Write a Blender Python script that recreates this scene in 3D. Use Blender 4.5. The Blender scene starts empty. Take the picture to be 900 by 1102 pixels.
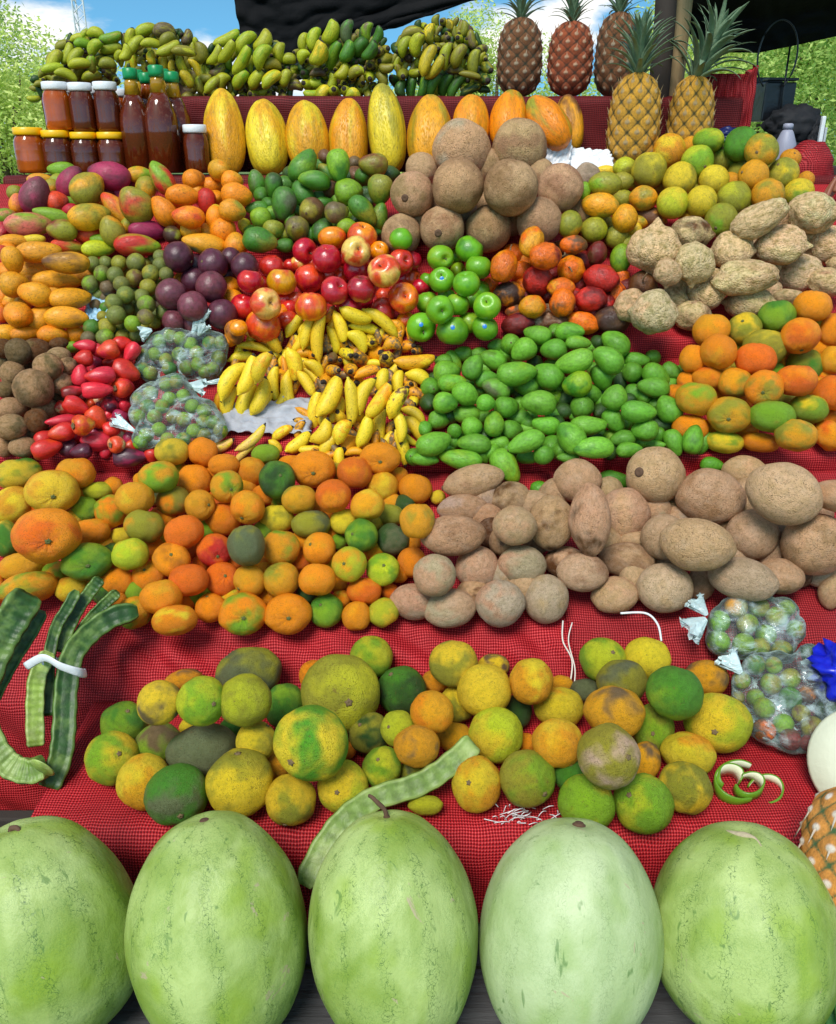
import bpy, bmesh, math, random
from mathutils import Vector, Matrix, noise
random.seed(7)
PI = math.pi
R = math.radians
S = bpy.context.scene
COL = S.collection
# ---------------------------------------------------------------- camera frame
F, CX, CY, PITCH = 902.0, 450.0, 551.0, R(23)
CAM = Vector((0, 0, 1.65))
CP, SP = math.cos(PITCH), math.sin(PITCH)
def D(x, y):
    xc, yc = (x - CX) / F, (CY - y) / F
    return Vector((xc, CP + yc * SP, -SP + yc * CP))
def W(x, y, d):
    return CAM + D(x, y) * d
def P(y, d):
    w = W(450, y, d); return Vector((w.y, w.z))
def lin(c):
    return tuple(((v / 255) / 12.92 if v / 255 <= .04045 else ((v / 255 + .055) / 1.055) ** 2.4) for v in c)
def sstep(a, b, x):
    t = max(0, min(1, (x - a) / (b - a))); return t * t * (3 - 2 * t)
# ---------------------------------------------------------------- object helpers
def mesh_obj(name, me, mat=None, parent=None):
    o = bpy.data.objects.new(name, me); COL.objects.link(o)
    if mat and not me.materials: me.materials.append(mat)
    if parent: o.parent = parent
    return o
def make_mesh(name, verts, faces, uvs=None, smooth=True, mats=None, midx=None, attr=None):
    me = bpy.data.meshes.new(name); me.from_pydata(verts, [], faces)
    if smooth: me.polygons.foreach_set('use_smooth', [True] * len(faces))
    if uvs:
        l = me.uv_layers.new(name='UVMap')
        for lp in me.loops: l.data[lp.index].uv = uvs[lp.vertex_index]
    if attr:
        a = me.attributes.new('eye', 'FLOAT', 'POINT'); a.data.foreach_set('value', attr)
    if mats:
        for m in mats: me.materials.append(m)
    if midx: me.polygons.foreach_set('material_index', midx)
    me.update(); return me
def tag(o, label, cat, group=None, kind=None):
    if label: o['label'] = label
    if cat: o['category'] = cat
    if group: o['group'] = group
    if kind: o['kind'] = kind
    return o
def empty(name, loc=(0, 0, 0)):
    o = bpy.data.objects.new(name, None); COL.objects.link(o); o.location = loc; o.empty_display_size = .05
    return o
class MB:
    def __init__(s): s.v, s.f = [], []
    def box(s, c, h, rot=None):
        b = len(s.v)
        for i in (-1, 1):
            for j in (-1, 1):
                for k in (-1, 1):
                    p = Vector((i * h[0], j * h[1], k * h[2]))
                    if rot: p = rot @ p
                    s.v.append(Vector(c) + p)
        s.f += [tuple(b + q for q in f) for f in ((0, 1, 3, 2), (4, 6, 7, 5), (0, 4, 5, 1), (2, 3, 7, 6), (0, 2, 6, 4), (1, 5, 7, 3))]
    def tube(s, pts, rad, n=8, sect=None, ref=None, cap=True):
        b = len(s.v); m = len(pts)
        for i, p in enumerate(pts):
            t = (pts[min(i + 1, m - 1)] - pts[max(i - 1, 0)]).normalized()
            rf = ref or (Vector((0, 0, 1)) if abs(t.z) < .9 else Vector((1, 0, 0)))
            u = t.cross(rf).normalized(); w = u.cross(t).normalized()
            r = rad[i] if isinstance(rad, (list, tuple)) else rad
            for k in range(n):
                a = 2 * PI * k / n
                sx, sy = sect(a) if sect else (math.cos(a), math.sin(a))
                s.v.append(p + u * (sx * r) + w * (sy * r))
        for i in range(m - 1):
            for k in range(n):
                k2 = (k + 1) % n
                s.f.append((b + i * n + k, b + i * n + k2, b + (i + 1) * n + k2, b + (i + 1) * n + k))
        if cap:
            s.f.append(tuple(b + k for k in range(n))[::-1]); s.f.append(tuple(b + (m - 1) * n + k for k in range(n)))
    def lathe(s, prof, n=24, c=(0, 0, 0)):
        b = len(s.v); c = Vector(c)
        for (r, z) in prof:
            for k in range(n):
                a = 2 * PI * k / n; s.v.append(c + Vector((r * math.cos(a), r * math.sin(a), z)))
        for i in range(len(prof) - 1):
            for k in range(n):
                k2 = (k + 1) % n
                s.f.append((b + i * n + k, b + i * n + k2, b + (i + 1) * n + k2, b + (i + 1) * n + k))
        s.f.append(tuple(b + k for k in range(n))[::-1]); s.f.append(tuple(b + (len(prof) - 1) * n + k for k in range(n)))
    def build(s, name, mat, parent=None, smooth=True, bevel=0):
        me = make_mesh(name, s.v, s.f, smooth=smooth)
        o = mesh_obj(name, me, mat, parent)
        if bevel:
            m = o.modifiers.new('bevel', 'BEVEL'); m.width = bevel; m.segments = 2; m.limit_method = 'ANGLE'
        return o
def crom(pts, n):
    out = []; m = len(pts)
    for i in range(m - 1):
        p0, p1, p2, p3 = pts[max(i - 1, 0)], pts[i], pts[i + 1], pts[min(i + 2, m - 1)]
        for k in range(n):
            t = k / n
            out.append(.5 * ((2 * p1) + (p2 - p0) * t + (2 * p0 - 5 * p1 + 4 * p2 - p3) * t * t + (3 * p1 - p0 - 3 * p2 + p3) * t ** 3))
    out.append(pts[-1]); return out
# ---------------------------------------------------------------- materials
class NT:
    def __init__(s, name):
        s.m = bpy.data.materials.new(name); s.m.use_nodes = True; s.t = s.m.node_tree
        s.bsdf = s.t.nodes['Principled BSDF']; s.out = s.t.nodes['Material Output']
    def n(s, typ, **kw):
        nd = s.t.nodes.new(typ)
        for k, v in kw.items():
            if k in ('operation', 'blend_type', 'data_type', 'noise_dimensions', 'feature', 'attribute_type', 'attribute_name', 'wave_type', 'bands_direction', 'distance', 'clamp_factor', 'normalize'): setattr(nd, k, v)
        return nd
    def l(s, a, b): s.t.links.new(a, b)
    def val(s, sock, v):
        if hasattr(v, 'is_linked') or isinstance(v, bpy.types.NodeSocket): s.l(v, sock)
        else: sock.default_value = v
    def math(s, op, a, b=0.0, c=None, clamp=False):
        nd = s.n('ShaderNodeMath', operation=op); nd.use_clamp = clamp
        s.val(nd.inputs[0], a); s.val(nd.inputs[1], b)
        if c is not None: s.val(nd.inputs[2], c)
        return nd.outputs[0]
    def noise(s, vec, scale, detail=2, rough=.5, dist=0):
        nd = s.n('ShaderNodeTexNoise'); s.l(vec, nd.inputs['Vector'])
        nd.inputs['Scale'].default_value = scale; nd.inputs['Detail'].default_value = detail
        nd.inputs['Roughness'].default_value = rough; nd.inputs['Distortion'].default_value = dist
        return nd.outputs['Fac']
    def ramp(s, x, a, b):
        nd = s.n('ShaderNodeMapRange'); nd.interpolation_type = 'SMOOTHSTEP'
        s.val(nd.inputs['Value'], x); s.val(nd.inputs['From Min'], a); s.val(nd.inputs['From Max'], b)
        return nd.outputs['Result']
    def mix(s, f, a, b, blend='MIX'):
        nd = s.n('ShaderNodeMix', data_type='RGBA'); nd.blend_type = blend
        s.val(nd.inputs['Factor'], f)
        for sk, v in ((nd.inputs[6], a), (nd.inputs[7], b)):
            if isinstance(v, bpy.types.NodeSocket): s.l(v, sk)
            else: sk.default_value = (*v[:3], 1)
        return nd.outputs[2]
    def bump(s, h, strength=.3, dist=.01, prev=None):
        nd = s.n('ShaderNodeBump'); s.l(h, nd.inputs['Height'])
        nd.inputs['Strength'].default_value = strength; nd.inputs['Distance'].default_value = dist
        if prev: s.l(prev, nd.inputs['Normal'])
        return nd.outputs[0]
    def objvec(s, sc=(1, 1, 1)):
        tc = s.n('ShaderNodeTexCoord'); oi = s.n('ShaderNodeObjectInfo')
        cb = s.n('ShaderNodeCombineXYZ')
        r = s.math('MULTIPLY', oi.outputs['Random'], 61.0)
        s.l(r, cb.inputs[0]); s.l(s.math('MULTIPLY', oi.outputs['Random'], 173.0), cb.inputs[1]); s.l(r, cb.inputs[2])
        mp = s.n('ShaderNodeMapping'); s.l(tc.outputs['Object'], mp.inputs['Vector']); mp.inputs['Scale'].default_value = sc
        ad = s.n('ShaderNodeVectorMath', operation='ADD'); s.l(mp.outputs[0], ad.inputs[0]); s.l(cb.outputs[0], ad.inputs[1])
        s.oi = oi; s.tc = tc
        return ad.outputs[0]
def fruit_mat(name, rough=.4, bscale=30, bstr=.15, blot=1.3, speck=.5, speckcol=(70, 45, 20), speckscale=9, spec=.5, dust=0, dustcol=(200, 190, 175), coat=0, sc=(1, 1, 1), fine=.18, pores=0, pscale=20):
    t = NT(name); v = t.objvec(sc); oi = t.oi
    at = t.n('ShaderNodeAttribute', attribute_type='OBJECT', attribute_name='tint')
    gs_ = t.n('ShaderNodeSeparateXYZ'); t.l(t.tc.outputs['Object'], gs_.inputs[0]); n1 = t.math('MULTIPLY_ADD', gs_.outputs[2], .11, t.noise(v, blot * .8, 2, .5, .2))
    th = t.math('MULTIPLY_ADD', oi.outputs['Alpha'], -.62, .80)
    f = t.ramp(n1, t.math('SUBTRACT', th, .13), t.math('ADD', th, .13))
    c = t.mix(f, oi.outputs['Color'], at.outputs['Color'])
    n2 = t.noise(v, 4.5, 4, .65)
    c = t.mix(t.ramp(n2, .35, .75), c, t.mix(1.0, c, (1 - fine * 1.6, 1 - fine * 1.5, 1 - fine * 2), 'MULTIPLY'))
    n3 = t.noise(v, 22, 3, .7)
    c = t.mix(t.math('MULTIPLY', t.ramp(n3, .5, .8), fine * 1.6), c, t.mix(1.0, c, (.5, .5, .42), 'MULTIPLY'))
    if speck:
        n4 = t.noise(v, speckscale, 5, .75, .6)
        c = t.mix(t.math('MULTIPLY', t.ramp(n4, .60 + (1 - speck) * .14, .72 + (1 - speck) * .14), .75), c, lin(speckcol))
    vo = None
    if pores:
        vo = t.n('ShaderNodeTexVoronoi'); t.l(v, vo.inputs['Vector']); vo.inputs['Scale'].default_value = pscale
        pm = t.math('MULTIPLY', t.math('SUBTRACT', 1.0, t.ramp(vo.outputs['Distance'], .12, .42)), t.ramp(t.noise(v, 5, 3, .6), .3, .62))
        c = t.mix(t.math('MULTIPLY', pm, pores), c, t.mix(1.0, c, (.30, .26, .22), 'MULTIPLY'))
    if dust:
        n5 = t.noise(v, 2.2, 5, .7)
        c = t.mix(t.math('MULTIPLY', t.ramp(n5, .42, .72), dust), c, lin(dustcol))
    t.l(c, t.bsdf.inputs['Base Color'])
    t.val(t.bsdf.inputs['Roughness'], t.math('MULTIPLY_ADD', n2, .3, rough - .12))
    t.bsdf.inputs['Specular IOR Level'].default_value = spec
    if coat: t.bsdf.inputs['Coat Weight'].default_value = coat; t.bsdf.inputs['Coat Roughness'].default_value = .15
    b1 = t.bump(t.noise(v, bscale, 2, .6), bstr, .02)
    if pores and vo: b1 = t.bump(t.ramp(vo.outputs['Distance'], .0, .5), .35, .02, b1)
    b2 = t.bump(n2, .10 if rough < .6 else .3, .03, b1)
    t.l(b2, t.bsdf.inputs['Normal'])
    return t.m
def simple(name, col, rough=.6, metal=0, var=.25, scale=12, bump=.2, spec=.5, trans=0):
    t = NT(name); v = t.objvec()
    n = t.noise(v, scale, 4, .6)
    c = t.mix(n, tuple(x * (1 - var) for x in lin(col)), tuple(min(1, x * (1 + var)) for x in lin(col)))
    t.l(c, t.bsdf.inputs['Base Color']); t.bsdf.inputs['Roughness'].default_value = rough
    t.bsdf.inputs['Metallic'].default_value = metal; t.bsdf.inputs['Specular IOR Level'].default_value = spec
    if trans: t.bsdf.inputs['Transmission Weight'].default_value = trans
    if bump: t.l(t.bump(t.noise(v, scale * 3, 4, .6), bump, .01), t.bsdf.inputs['Normal'])
    return t.m
def burlap_mat(name, bright):
    t = NT(name); uv = t.n('ShaderNodeUVMap'); uv.uv_map = 'UVMap'
    sx = t.n('ShaderNodeSeparateXYZ')
    mp = t.n('ShaderNodeMapping'); t.l(uv.outputs[0], mp.inputs['Vector'])
    nz = t.n('ShaderNodeTexNoise'); t.l(uv.outputs[0], nz.inputs['Vector']); nz.inputs['Scale'].default_value = 14; nz.inputs['Detail'].default_value = 2
    va = t.n('ShaderNodeVectorMath', operation='MULTIPLY_ADD'); t.l(nz.outputs['Color'], va.inputs[0]); va.inputs[1].default_value = (.014, .014, 0); t.l(mp.outputs[0], va.inputs[2])
    t.l(va.outputs[0], sx.inputs[0])
    p = .0048
    def th(s, k):
        return t.math('POWER', t.math('ABSOLUTE', t.math('SINE', t.math('MULTIPLY', s, k * PI / p))), 1.6)
    a, b = th(sx.outputs[0], 1), th(sx.outputs[1], .9)
    n1 = t.n('ShaderNodeTexNoise'); m1 = t.n('ShaderNodeMapping'); m1.inputs['Scale'].default_value = (300, 14, 1); t.l(va.outputs[0], m1.inputs[0]); t.l(m1.outputs[0], n1.inputs['Vector']); n1.inputs['Scale'].default_value = 1
    n2 = t.n('ShaderNodeTexNoise'); m2 = t.n('ShaderNodeMapping'); m2.inputs['Scale'].default_value = (14, 300, 1); t.l(va.outputs[0], m2.inputs[0]); t.l(m2.outputs[0], n2.inputs['Vector']); n2.inputs['Scale'].default_value = 1
    A = t.math('MULTIPLY', a, t.ramp(n1.outputs['Fac'], -.5, .62)); B = t.math('MULTIPLY', b, t.ramp(n2.outputs['Fac'], -.5, .62))
    w = t.math('MAXIMUM', A, B)
    hole = t.math('MINIMUM', A, B)
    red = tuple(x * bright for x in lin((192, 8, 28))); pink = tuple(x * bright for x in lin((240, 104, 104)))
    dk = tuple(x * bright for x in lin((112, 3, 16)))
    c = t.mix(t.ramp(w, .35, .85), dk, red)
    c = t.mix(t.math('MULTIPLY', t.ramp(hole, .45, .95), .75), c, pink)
    big = t.noise(uv.outputs[0], 5, 4, .6)
    c = t.mix(t.ramp(big, .3, .7), t.mix(1.0, c, (.72, .68, .68), 'MULTIPLY'), c)
    c = t.mix(t.math('MULTIPLY', t.ramp(t.noise(uv.outputs[0], 2.3, 6, .7), .52, .72), .55), c, t.mix(1.0, c, (.45, .42, .5), 'MULTIPLY'))
    t.l(c, t.bsdf.inputs['Base Color']); t.bsdf.inputs['Roughness'].default_value = .62
    t.bsdf.inputs['Specular IOR Level'].default_value = .3
    t.l(t.bump(w, .8, .0015), t.bsdf.inputs['Normal'])
    return t.m
M = {}
M['burlap'] = burlap_mat('red_mesh_burlap', .92)
M['burlap_shaded'] = burlap_mat('red_mesh_roof_shade', .3)  # same red mesh, its colour darkened to paint in the shade under the roof
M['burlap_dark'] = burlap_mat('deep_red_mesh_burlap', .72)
M['citrus'] = fruit_mat('citrus_skin', .38, 44, .4, 1.2, 1.35, (110, 74, 30), 10, .45, fine=.16, pores=.8, pscale=17)
M['pomelo'] = fruit_mat('rough_citrus_skin', .46, 42, .55, 1.3, 1.15, (122, 94, 44), 9, .4, fine=.15, pores=.6, pscale=20)
M['tangerine'] = fruit_mat('tangerine_skin', .36, 48, .5, 1.3, .95, (160, 100, 30), 11, .45, fine=.08, pores=.65, pscale=18)
M['mango'] = fruit_mat('mango_skin', .38, 50, .06, .9, 1.3, (60, 35, 20), 9, .45, fine=.2, pores=0.35, pscale=20)
M['greenmango'] = fruit_mat('green_mango_skin', .34, 50, .1, 1.1, 1.2, (70, 66, 24), 14, .42, fine=.26, pores=0.3, pscale=16)
M['avocado'] = fruit_mat('small_green_mango_skin', .34, 45, .1, .9, 1.3, (55, 35, 22), 8, .55, fine=.25, pores=0.6, pscale=14)
M['mamey'] = fruit_mat('mamey_skin', .85, 30, .6, 1.5, .9, (120, 78, 54), 12, .2, .28, (216, 186, 160), fine=.17, pores=.75, pscale=20)
M['sapote'] = fruit_mat('brown_rind', .82, 26, .6, 1.6, .95, (92, 62, 44), 18, .2, .2, (196, 158, 128), fine=.16, pores=.9, pscale=20)
M['sapodilla'] = fruit_mat('sapodilla_skin', .85, 30, .4, 1.5, .4, (80, 60, 35), 6, .2, .2, (160, 140, 115), fine=.3, pores=0.5, pscale=22)
M['apple'] = fruit_mat('apple_skin', .2, 60, .03, 1.2, .2, (220, 180, 90), 20, .6, 0, coat=.3, sc=(1.1, 1.1, .5), fine=.2, pores=0.0, pscale=10)
M['greenapple'] = fruit_mat('green_apple_skin', .3, 60, .03, 1.2, .2, (190, 210, 110), 20, .5, 0, coat=.1, fine=.1)
M['passion'] = fruit_mat('passion_fruit_skin', .3, 60, .08, 1.5, .3, (175, 120, 110), 16, .5, .12, (150, 110, 110), fine=.3)
M['guaya'] = fruit_mat('small_lime_skin', .42, 50, .1, 1.2, 1.3, (85, 70, 40), 5, .45, .12, (150, 150, 110), fine=.25, pores=0.5, pscale=12)
M['wax'] = fruit_mat('wax_apple_skin', .34, 60, .04, 1.1, .6, (120, 10, 30), 9, .5, 0, coat=.1, fine=.2)
M['tama'] = fruit_mat('wrinkled_red_skin', .3, 12, .25, 1.6, 1.15, (80, 30, 16), 9, .5, fine=.25, pores=0.6, pscale=14)
M['jocote'] = fruit_mat('oval_plum_skin', .38, 50, .08, 1.1, 1.3, (90, 60, 25), 8, .45, fine=.25, pores=0.5, pscale=13)
M['jicama'] = fruit_mat('jicama_skin', .75, 12, .5, 1.5, .6, (110, 75, 45), 5, .3, .3, (215, 195, 160), fine=.4, pores=0.5, pscale=14)
M['papaya'] = fruit_mat('papaya_skin', .4, 50, .06, 1.3, 1.3, (110, 90, 40), 7, .4, sc=(1.4, 1.4, .5), fine=.25, pores=0.3, pscale=18)
M['banana'] = fruit_mat('ripe_banana_skin', .45, 50, .05, 1.6, 1.35, (66, 40, 18), 3.2, .4, sc=(1.5, 1.5, 2.4), fine=.14)
M['greenbanana'] = fruit_mat('green_banana_skin', .45, 50, .06, 1.5, 1.35, (60, 50, 25), 6, .4, sc=(1.5, 1.5, 1), fine=.25)
M['stem'] = simple('dry_stem', (110, 90, 60), .85, scale=6)
M['scar'] = simple('stem_scar', (92, 66, 48), .9, scale=8)
M['greenstem'] = simple('green_calyx', (90, 95, 45), .8, scale=6)
M['tip'] = simple('blackened_tip', (45, 34, 24), .8, scale=8)
M['wood'] = simple('weathered_wood', (92, 88, 84), .85, var=.45, scale=6)
M['darkwood'] = simple('dark_wood', (52, 42, 36), .85, var=.4, scale=6)
M['white'] = simple('white_plastic', (225, 225, 228), .4, var=.08)
M['yellowlid'] = simple('yellow_plastic', (245, 185, 10), .35, var=.08, bump=0)
M['greencap'] = simple('green_plastic', (10, 135, 75), .35, var=.1, bump=0)
M['sticker'] = simple('blue_sticker', (40, 120, 200), .3, bump=0)
M['blue'] = simple('blue_plastic', (15, 30, 190), .3, var=.3, scale=5)
M['blackplastic'] = simple('black_plastic', (22, 22, 26), .35, var=.4, scale=4, bump=.4)
M['blackcloth'] = simple('black_cloth', (20, 20, 26), .8, var=.3)
M['cord'] = simple('pale_twine', (225, 215, 205), .7)
def wood_mat():
    t = NT('grey_plank'); v = t.objvec((1.2, 14, 14)); n = t.noise(v, 3, 6, .65)
    t.l(t.mix(n, lin((24, 23, 24)), lin((92, 90, 90))), t.bsdf.inputs['Base Color']); t.bsdf.inputs['Roughness'].default_value = .85
    t.l(t.bump(n, .6, .01), t.bsdf.inputs['Normal']); return t.m
M['plank'] = wood_mat()
def bamboo_mat():
    t = NT('pale_post_wood'); v = t.objvec((14, 14, .8)); n = t.noise(v, 3, 6, .65)
    t.l(t.mix(n, lin((120, 92, 60)), lin((196, 166, 120))), t.bsdf.inputs['Base Color']); t.bsdf.inputs['Roughness'].default_value = .7
    t.l(t.bump(n, .4, .01), t.bsdf.inputs['Normal']); return t.m
M['bamboo'] = bamboo_mat()
def amber(name, col, tr=.75):
    t = NT(name); v = t.objvec((1, 1, 1)); n = t.noise(v, 14, 4, .6)
    c = t.mix(n, tuple(x * .35 for x in lin(col)), tuple(min(1, x * 1.35) for x in lin(col)))
    t.l(c, t.bsdf.inputs['Base Color']); t.bsdf.inputs['Roughness'].default_value = .08
    t.bsdf.inputs['Transmission Weight'].default_value = tr; t.bsdf.inputs['IOR'].default_value = 1.35
    t.bsdf.inputs['Coat Weight'].default_value = .6; t.bsdf.inputs['Coat Roughness'].default_value = .05
    return t.m
M['honey'] = amber('amber_honey_in_glass', (214, 96, 16), .4)
M['honeydark'] = amber('dark_syrup_in_glass', (118, 46, 18), .35)
M['honeylight'] = amber('golden_honey_in_glass', (244, 170, 40), .4)
def bag_mat(name='clear_plastic_bag', base=.03, milky=.45):
    t = NT(name); tc = t.n('ShaderNodeTexCoord')
    mp = t.n('ShaderNodeMapping'); t.l(tc.outputs['Object'], mp.inputs[0]); mp.inputs['Scale'].default_value = (16, 16, 38); mp.inputs['Rotation'].default_value = (.5, .6, .8)
    n = t.noise(mp.outputs[0], 1, 4, .6, .6); n2 = t.noise(tc.outputs['Object'], 22, 3, .6)
    rdg = t.math('SUBTRACT', 1.0, t.math('MULTIPLY', t.math('ABSOLUTE', t.math('SUBTRACT', n, .5)), 9.0), clamp=True)
    tr = t.n('ShaderNodeBsdfTransparent'); tr.inputs[0].default_value = (.95, .97, .97, 1)
    mx = t.n('ShaderNodeMixShader')
    fr = t.n('ShaderNodeFresnel'); fr.inputs['IOR'].default_value = 1.35
    nb = t.bump(t.math('ADD', n, t.math('MULTIPLY', n2, .6)), .9, .012); t.l(nb, fr.inputs['Normal'])
    f = t.math('ADD', t.math('MULTIPLY', t.math('MULTIPLY', rdg, t.ramp(n2, .4, .65)), milky), t.math('ADD', fr.outputs[0], base), clamp=True)
    t.l(f, mx.inputs[0]); t.l(tr.outputs[0], mx.inputs[1]); t.l(t.bsdf.outputs[0], mx.inputs[2]); t.l(mx.outputs[0], t.out.inputs[0])
    t.bsdf.inputs['Base Color'].default_value = (.62, .76, .76, 1); t.bsdf.inputs['Roughness'].default_value = .12; t.bsdf.inputs['Specular IOR Level'].default_value = .9
    t.l(nb, t.bsdf.inputs['Normal'])
    return t.m
M['bag'] = bag_mat(); M['bagmilky'] = bag_mat('milky_plastic_bag', .02, .42); M['bagtail'] = bag_mat('gathered_plastic', .6, .8)
def melon_mat(name, base, light, dark, veins):
    t = NT(name); v = t.objvec(); tc = t.tc
    n1 = t.noise(v, 1.1, 3, .6, .4); c = t.mix(t.ramp(n1, .3, .7), lin(base), lin(light))
    yv = t.noise(v, 1.9, 2, .5); c = t.mix(t.math('MULTIPLY', t.ramp(yv, .5, .72), .65), c, lin(dark))
    # fine vein network gathered in meridian stripes
    sx = t.n('ShaderNodeSeparateXYZ'); t.l(tc.outputs['Object'], sx.inputs[0])
    ph = t.math('ARCTAN2', sx.outputs[1], sx.outputs[0])
    wob = t.noise(v, 3, 3, .6)
    st = t.math('SINE', t.math('ADD', t.math('MULTIPLY', ph, 12.0), t.math('MULTIPLY', wob, 5.0)))
    vo = t.n('ShaderNodeTexVoronoi', feature='DISTANCE_TO_EDGE'); 
    va = t.n('ShaderNodeVectorMath', operation='MULTIPLY_ADD'); nz = t.n('ShaderNodeTexNoise'); t.l(v, nz.inputs['Vector']); nz.inputs['Scale'].default_value = 7; nz.inputs['Detail'].default_value = 4
    t.l(nz.outputs['Color'], va.inputs[0]); va.inputs[1].default_value = (.28, .28, .28); t.l(v, va.inputs[2])
    t.l(va.outputs[0], vo.inputs['Vector']); vo.inputs['Scale'].default_value = 17
    edge = t.math('SUBTRACT', 1.0, t.ramp(vo.outputs['Distance'], .0, .055))
    msk = t.math('ADD', t.math('MULTIPLY', t.ramp(st, .45, 1.0), .9), t.math('MULTIPLY', t.ramp(t.noise(v, 2.6, 2), .42, .7), .6), clamp=True)
    c = t.mix(t.math('MULTIPLY', t.math('MULTIPLY', edge, msk), veins), c, lin((44, 82, 30)))
    v2_ = t.n('ShaderNodeTexVoronoi', feature='DISTANCE_TO_EDGE'); t.l(va.outputs[0], v2_.inputs['Vector']); v2_.inputs['Scale'].default_value = 38
    c = t.mix(t.math('MULTIPLY', t.math('SUBTRACT', 1.0, t.ramp(v2_.outputs['Distance'], .0, .09)), t.math('MULTIPLY', t.ramp(t.noise(v, 3.2, 3), .35, .65), veins * .55)), c, lin((84, 124, 52)))
    c = t.mix(t.math('MULTIPLY', t.ramp(t.noise(v, 40, 3, .7), .5, .75), .28), c, t.mix(1.0, c, (.62, .72, .5), 'MULTIPLY'))
    sc = t.ramp(t.noise(v, 2.0, 6, .7, .8), .645, .68); c = t.mix(t.math('MULTIPLY', sc, .8), c, lin((178, 160, 130)))
    mpz = t.n('ShaderNodeMapping'); t.l(v, mpz.inputs[0]); mpz.inputs['Scale'].default_value = (9, 9, 2.5)
    gs = t.ramp(t.noise(mpz.outputs[0], 1, 2, .5, 1.0), .66, .74); c = t.mix(t.math('MULTIPLY', gs, .6), c, lin((70, 110, 45)))
    t.l(c, t.bsdf.inputs['Base Color']); t.val(t.bsdf.inputs['Roughness'], t.math('MULTIPLY_ADD', n1, .2, .40))
    t.l(t.bump(t.noise(v, 5, 4, .6), .15, .02, t.bump(edge, -.06, .01)), t.bsdf.inputs['Normal'])
    return t.m
M['melon1'] = melon_mat('watermelon_green_rind', (126, 150, 54), (178, 194, 120), (138, 164, 34), .85)
M['melon2'] = melon_mat('watermelon_pale_rind', (162, 180, 122), (186, 198, 150), (144, 168, 92), .35)
def pine_mat(name, eye, bract, groove):
    t = NT(name); v = t.objvec(); at = t.n('ShaderNodeAttribute', attribute_name='eye')
    n = t.noise(v, 9, 4, .7); e = at.outputs['Fac']
    c = t.mix(t.ramp(e, .03, .34), lin(groove), t.mix(t.ramp(n, .3, .7), lin(eye), tuple(x * .6 for x in lin(eye))))
    c = t.mix(t.ramp(e, .62, .95), c, lin(bract))
    t.l(c, t.bsdf.inputs['Base Color']); t.bsdf.inputs['Roughness'].default_value = .6
    t.l(t.bump(t.noise(v, 22, 5, .75), .55, .02), t.bsdf.inputs['Normal']); return t.m
M['pine_gold'] = pine_mat('golden_pineapple_skin', (228, 166, 50), (176, 148, 104), (54, 56, 22))
M['pine_red'] = pine_mat('reddish_pineapple_skin', (172, 82, 42), (190, 150, 120), (62, 40, 22))
M['pine_dark'] = pine_mat('dark_pineapple_skin', (136, 84, 46), (165, 145, 120), (40, 44, 24))
M['pine_close'] = pine_mat('pineapple_skin_with_white_bracts', (232, 156, 70), (232, 214, 196), (60, 100, 60))
M['pineleaf'] = simple('pineapple_leaf', (112, 134, 104), .5, var=.5, scale=5)
M['leafgreen'] = simple('pineapple_leaf_green', (62, 110, 58), .5, var=.5, scale=5)
def pod_mat(name, a, b):
    t = NT(name); v = t.objvec(); uv = t.n('ShaderNodeUVMap'); sx = t.n('ShaderNodeSeparateXYZ'); t.l(uv.outputs[0], sx.inputs[0])
    n = t.noise(v, 60, 4, .6)
    e = t.ramp(t.math('ABSOLUTE', t.math('COSINE', t.math('MULTIPLY', sx.outputs[0], 4 * PI))), .0, .5); e = t.math('SUBTRACT', 1.0, e)
    c = t.mix(t.ramp(n, .3, .7), lin(a), tuple(x * .55 for x in lin(a)))
    c = t.mix(t.ramp(t.noise(v, 25, 3, .6), .45, .7), c, t.mix(.5, c, lin(b)))
    c = t.mix(t.math('MULTIPLY', e, .4), c, lin(b))
    t.l(c, t.bsdf.inputs['Base Color']); t.bsdf.inputs['Roughness'].default_value = .48
    wv = t.math('SINE', t.math('MULTIPLY', sx.outputs[1], 260.0))
    t.l(t.bump(t.math('ADD', t.math('MULTIPLY', wv, .3), n), .5, .003), t.bsdf.inputs['Normal']); return t.m
M['pod'] = pod_mat('ribbed_pod_green', (40, 80, 22), (132, 160, 76))
M['podlight'] = pod_mat('ribbed_pod_light', (150, 176, 70), (196, 206, 140))
M['podpale'] = pod_mat('ribbed_pod_pale', (118, 146, 62), (172, 188, 112))
def tarp_mat():
    t = NT('black_tarp'); v = t.objvec(); n = t.noise(v, 3, 5, .6)
    t.l(t.mix(t.ramp(n, .4, .8), (.003, .003, .004), (.010, .009, .009)), t.bsdf.inputs['Base Color'])
    t.bsdf.inputs['Roughness'].default_value = .8; t.bsdf.inputs['Specular IOR Level'].default_value = .15; t.l(t.bump(t.noise(v, 6, 5, .6, .8), .3, .03), t.bsdf.inputs['Normal']); return t.m
M['tarp'] = tarp_mat()
def leaf_mat(name, c1, c2):
    t = NT(name); ge = t.n('ShaderNodeNewGeometry'); rnd = ge.outputs['Random Per Island']
    c = t.mix(rnd, lin(c1), lin(c2))
    t.l(c, t.bsdf.inputs['Base Color']); t.bsdf.inputs['Roughness'].default_value = .6
    t.bsdf.inputs['Subsurface Weight'].default_value = 0
    tl = t.n('ShaderNodeBsdfTranslucent'); t.l(c, tl.inputs[0]); mx = t.n('ShaderNodeMixShader'); mx.inputs[0].default_value = .35
    t.l(t.bsdf.outputs[0], mx.inputs[1]); t.l(tl.outputs[0], mx.inputs[2]); t.l(mx.outputs[0], t.out.inputs[0]); return t.m
M['leaf1'] = leaf_mat('yellow_green_foliage', (176, 204, 84), (236, 242, 150))
M['leaf2'] = leaf_mat('green_foliage', (120, 168, 66), (210, 226, 126))
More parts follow.
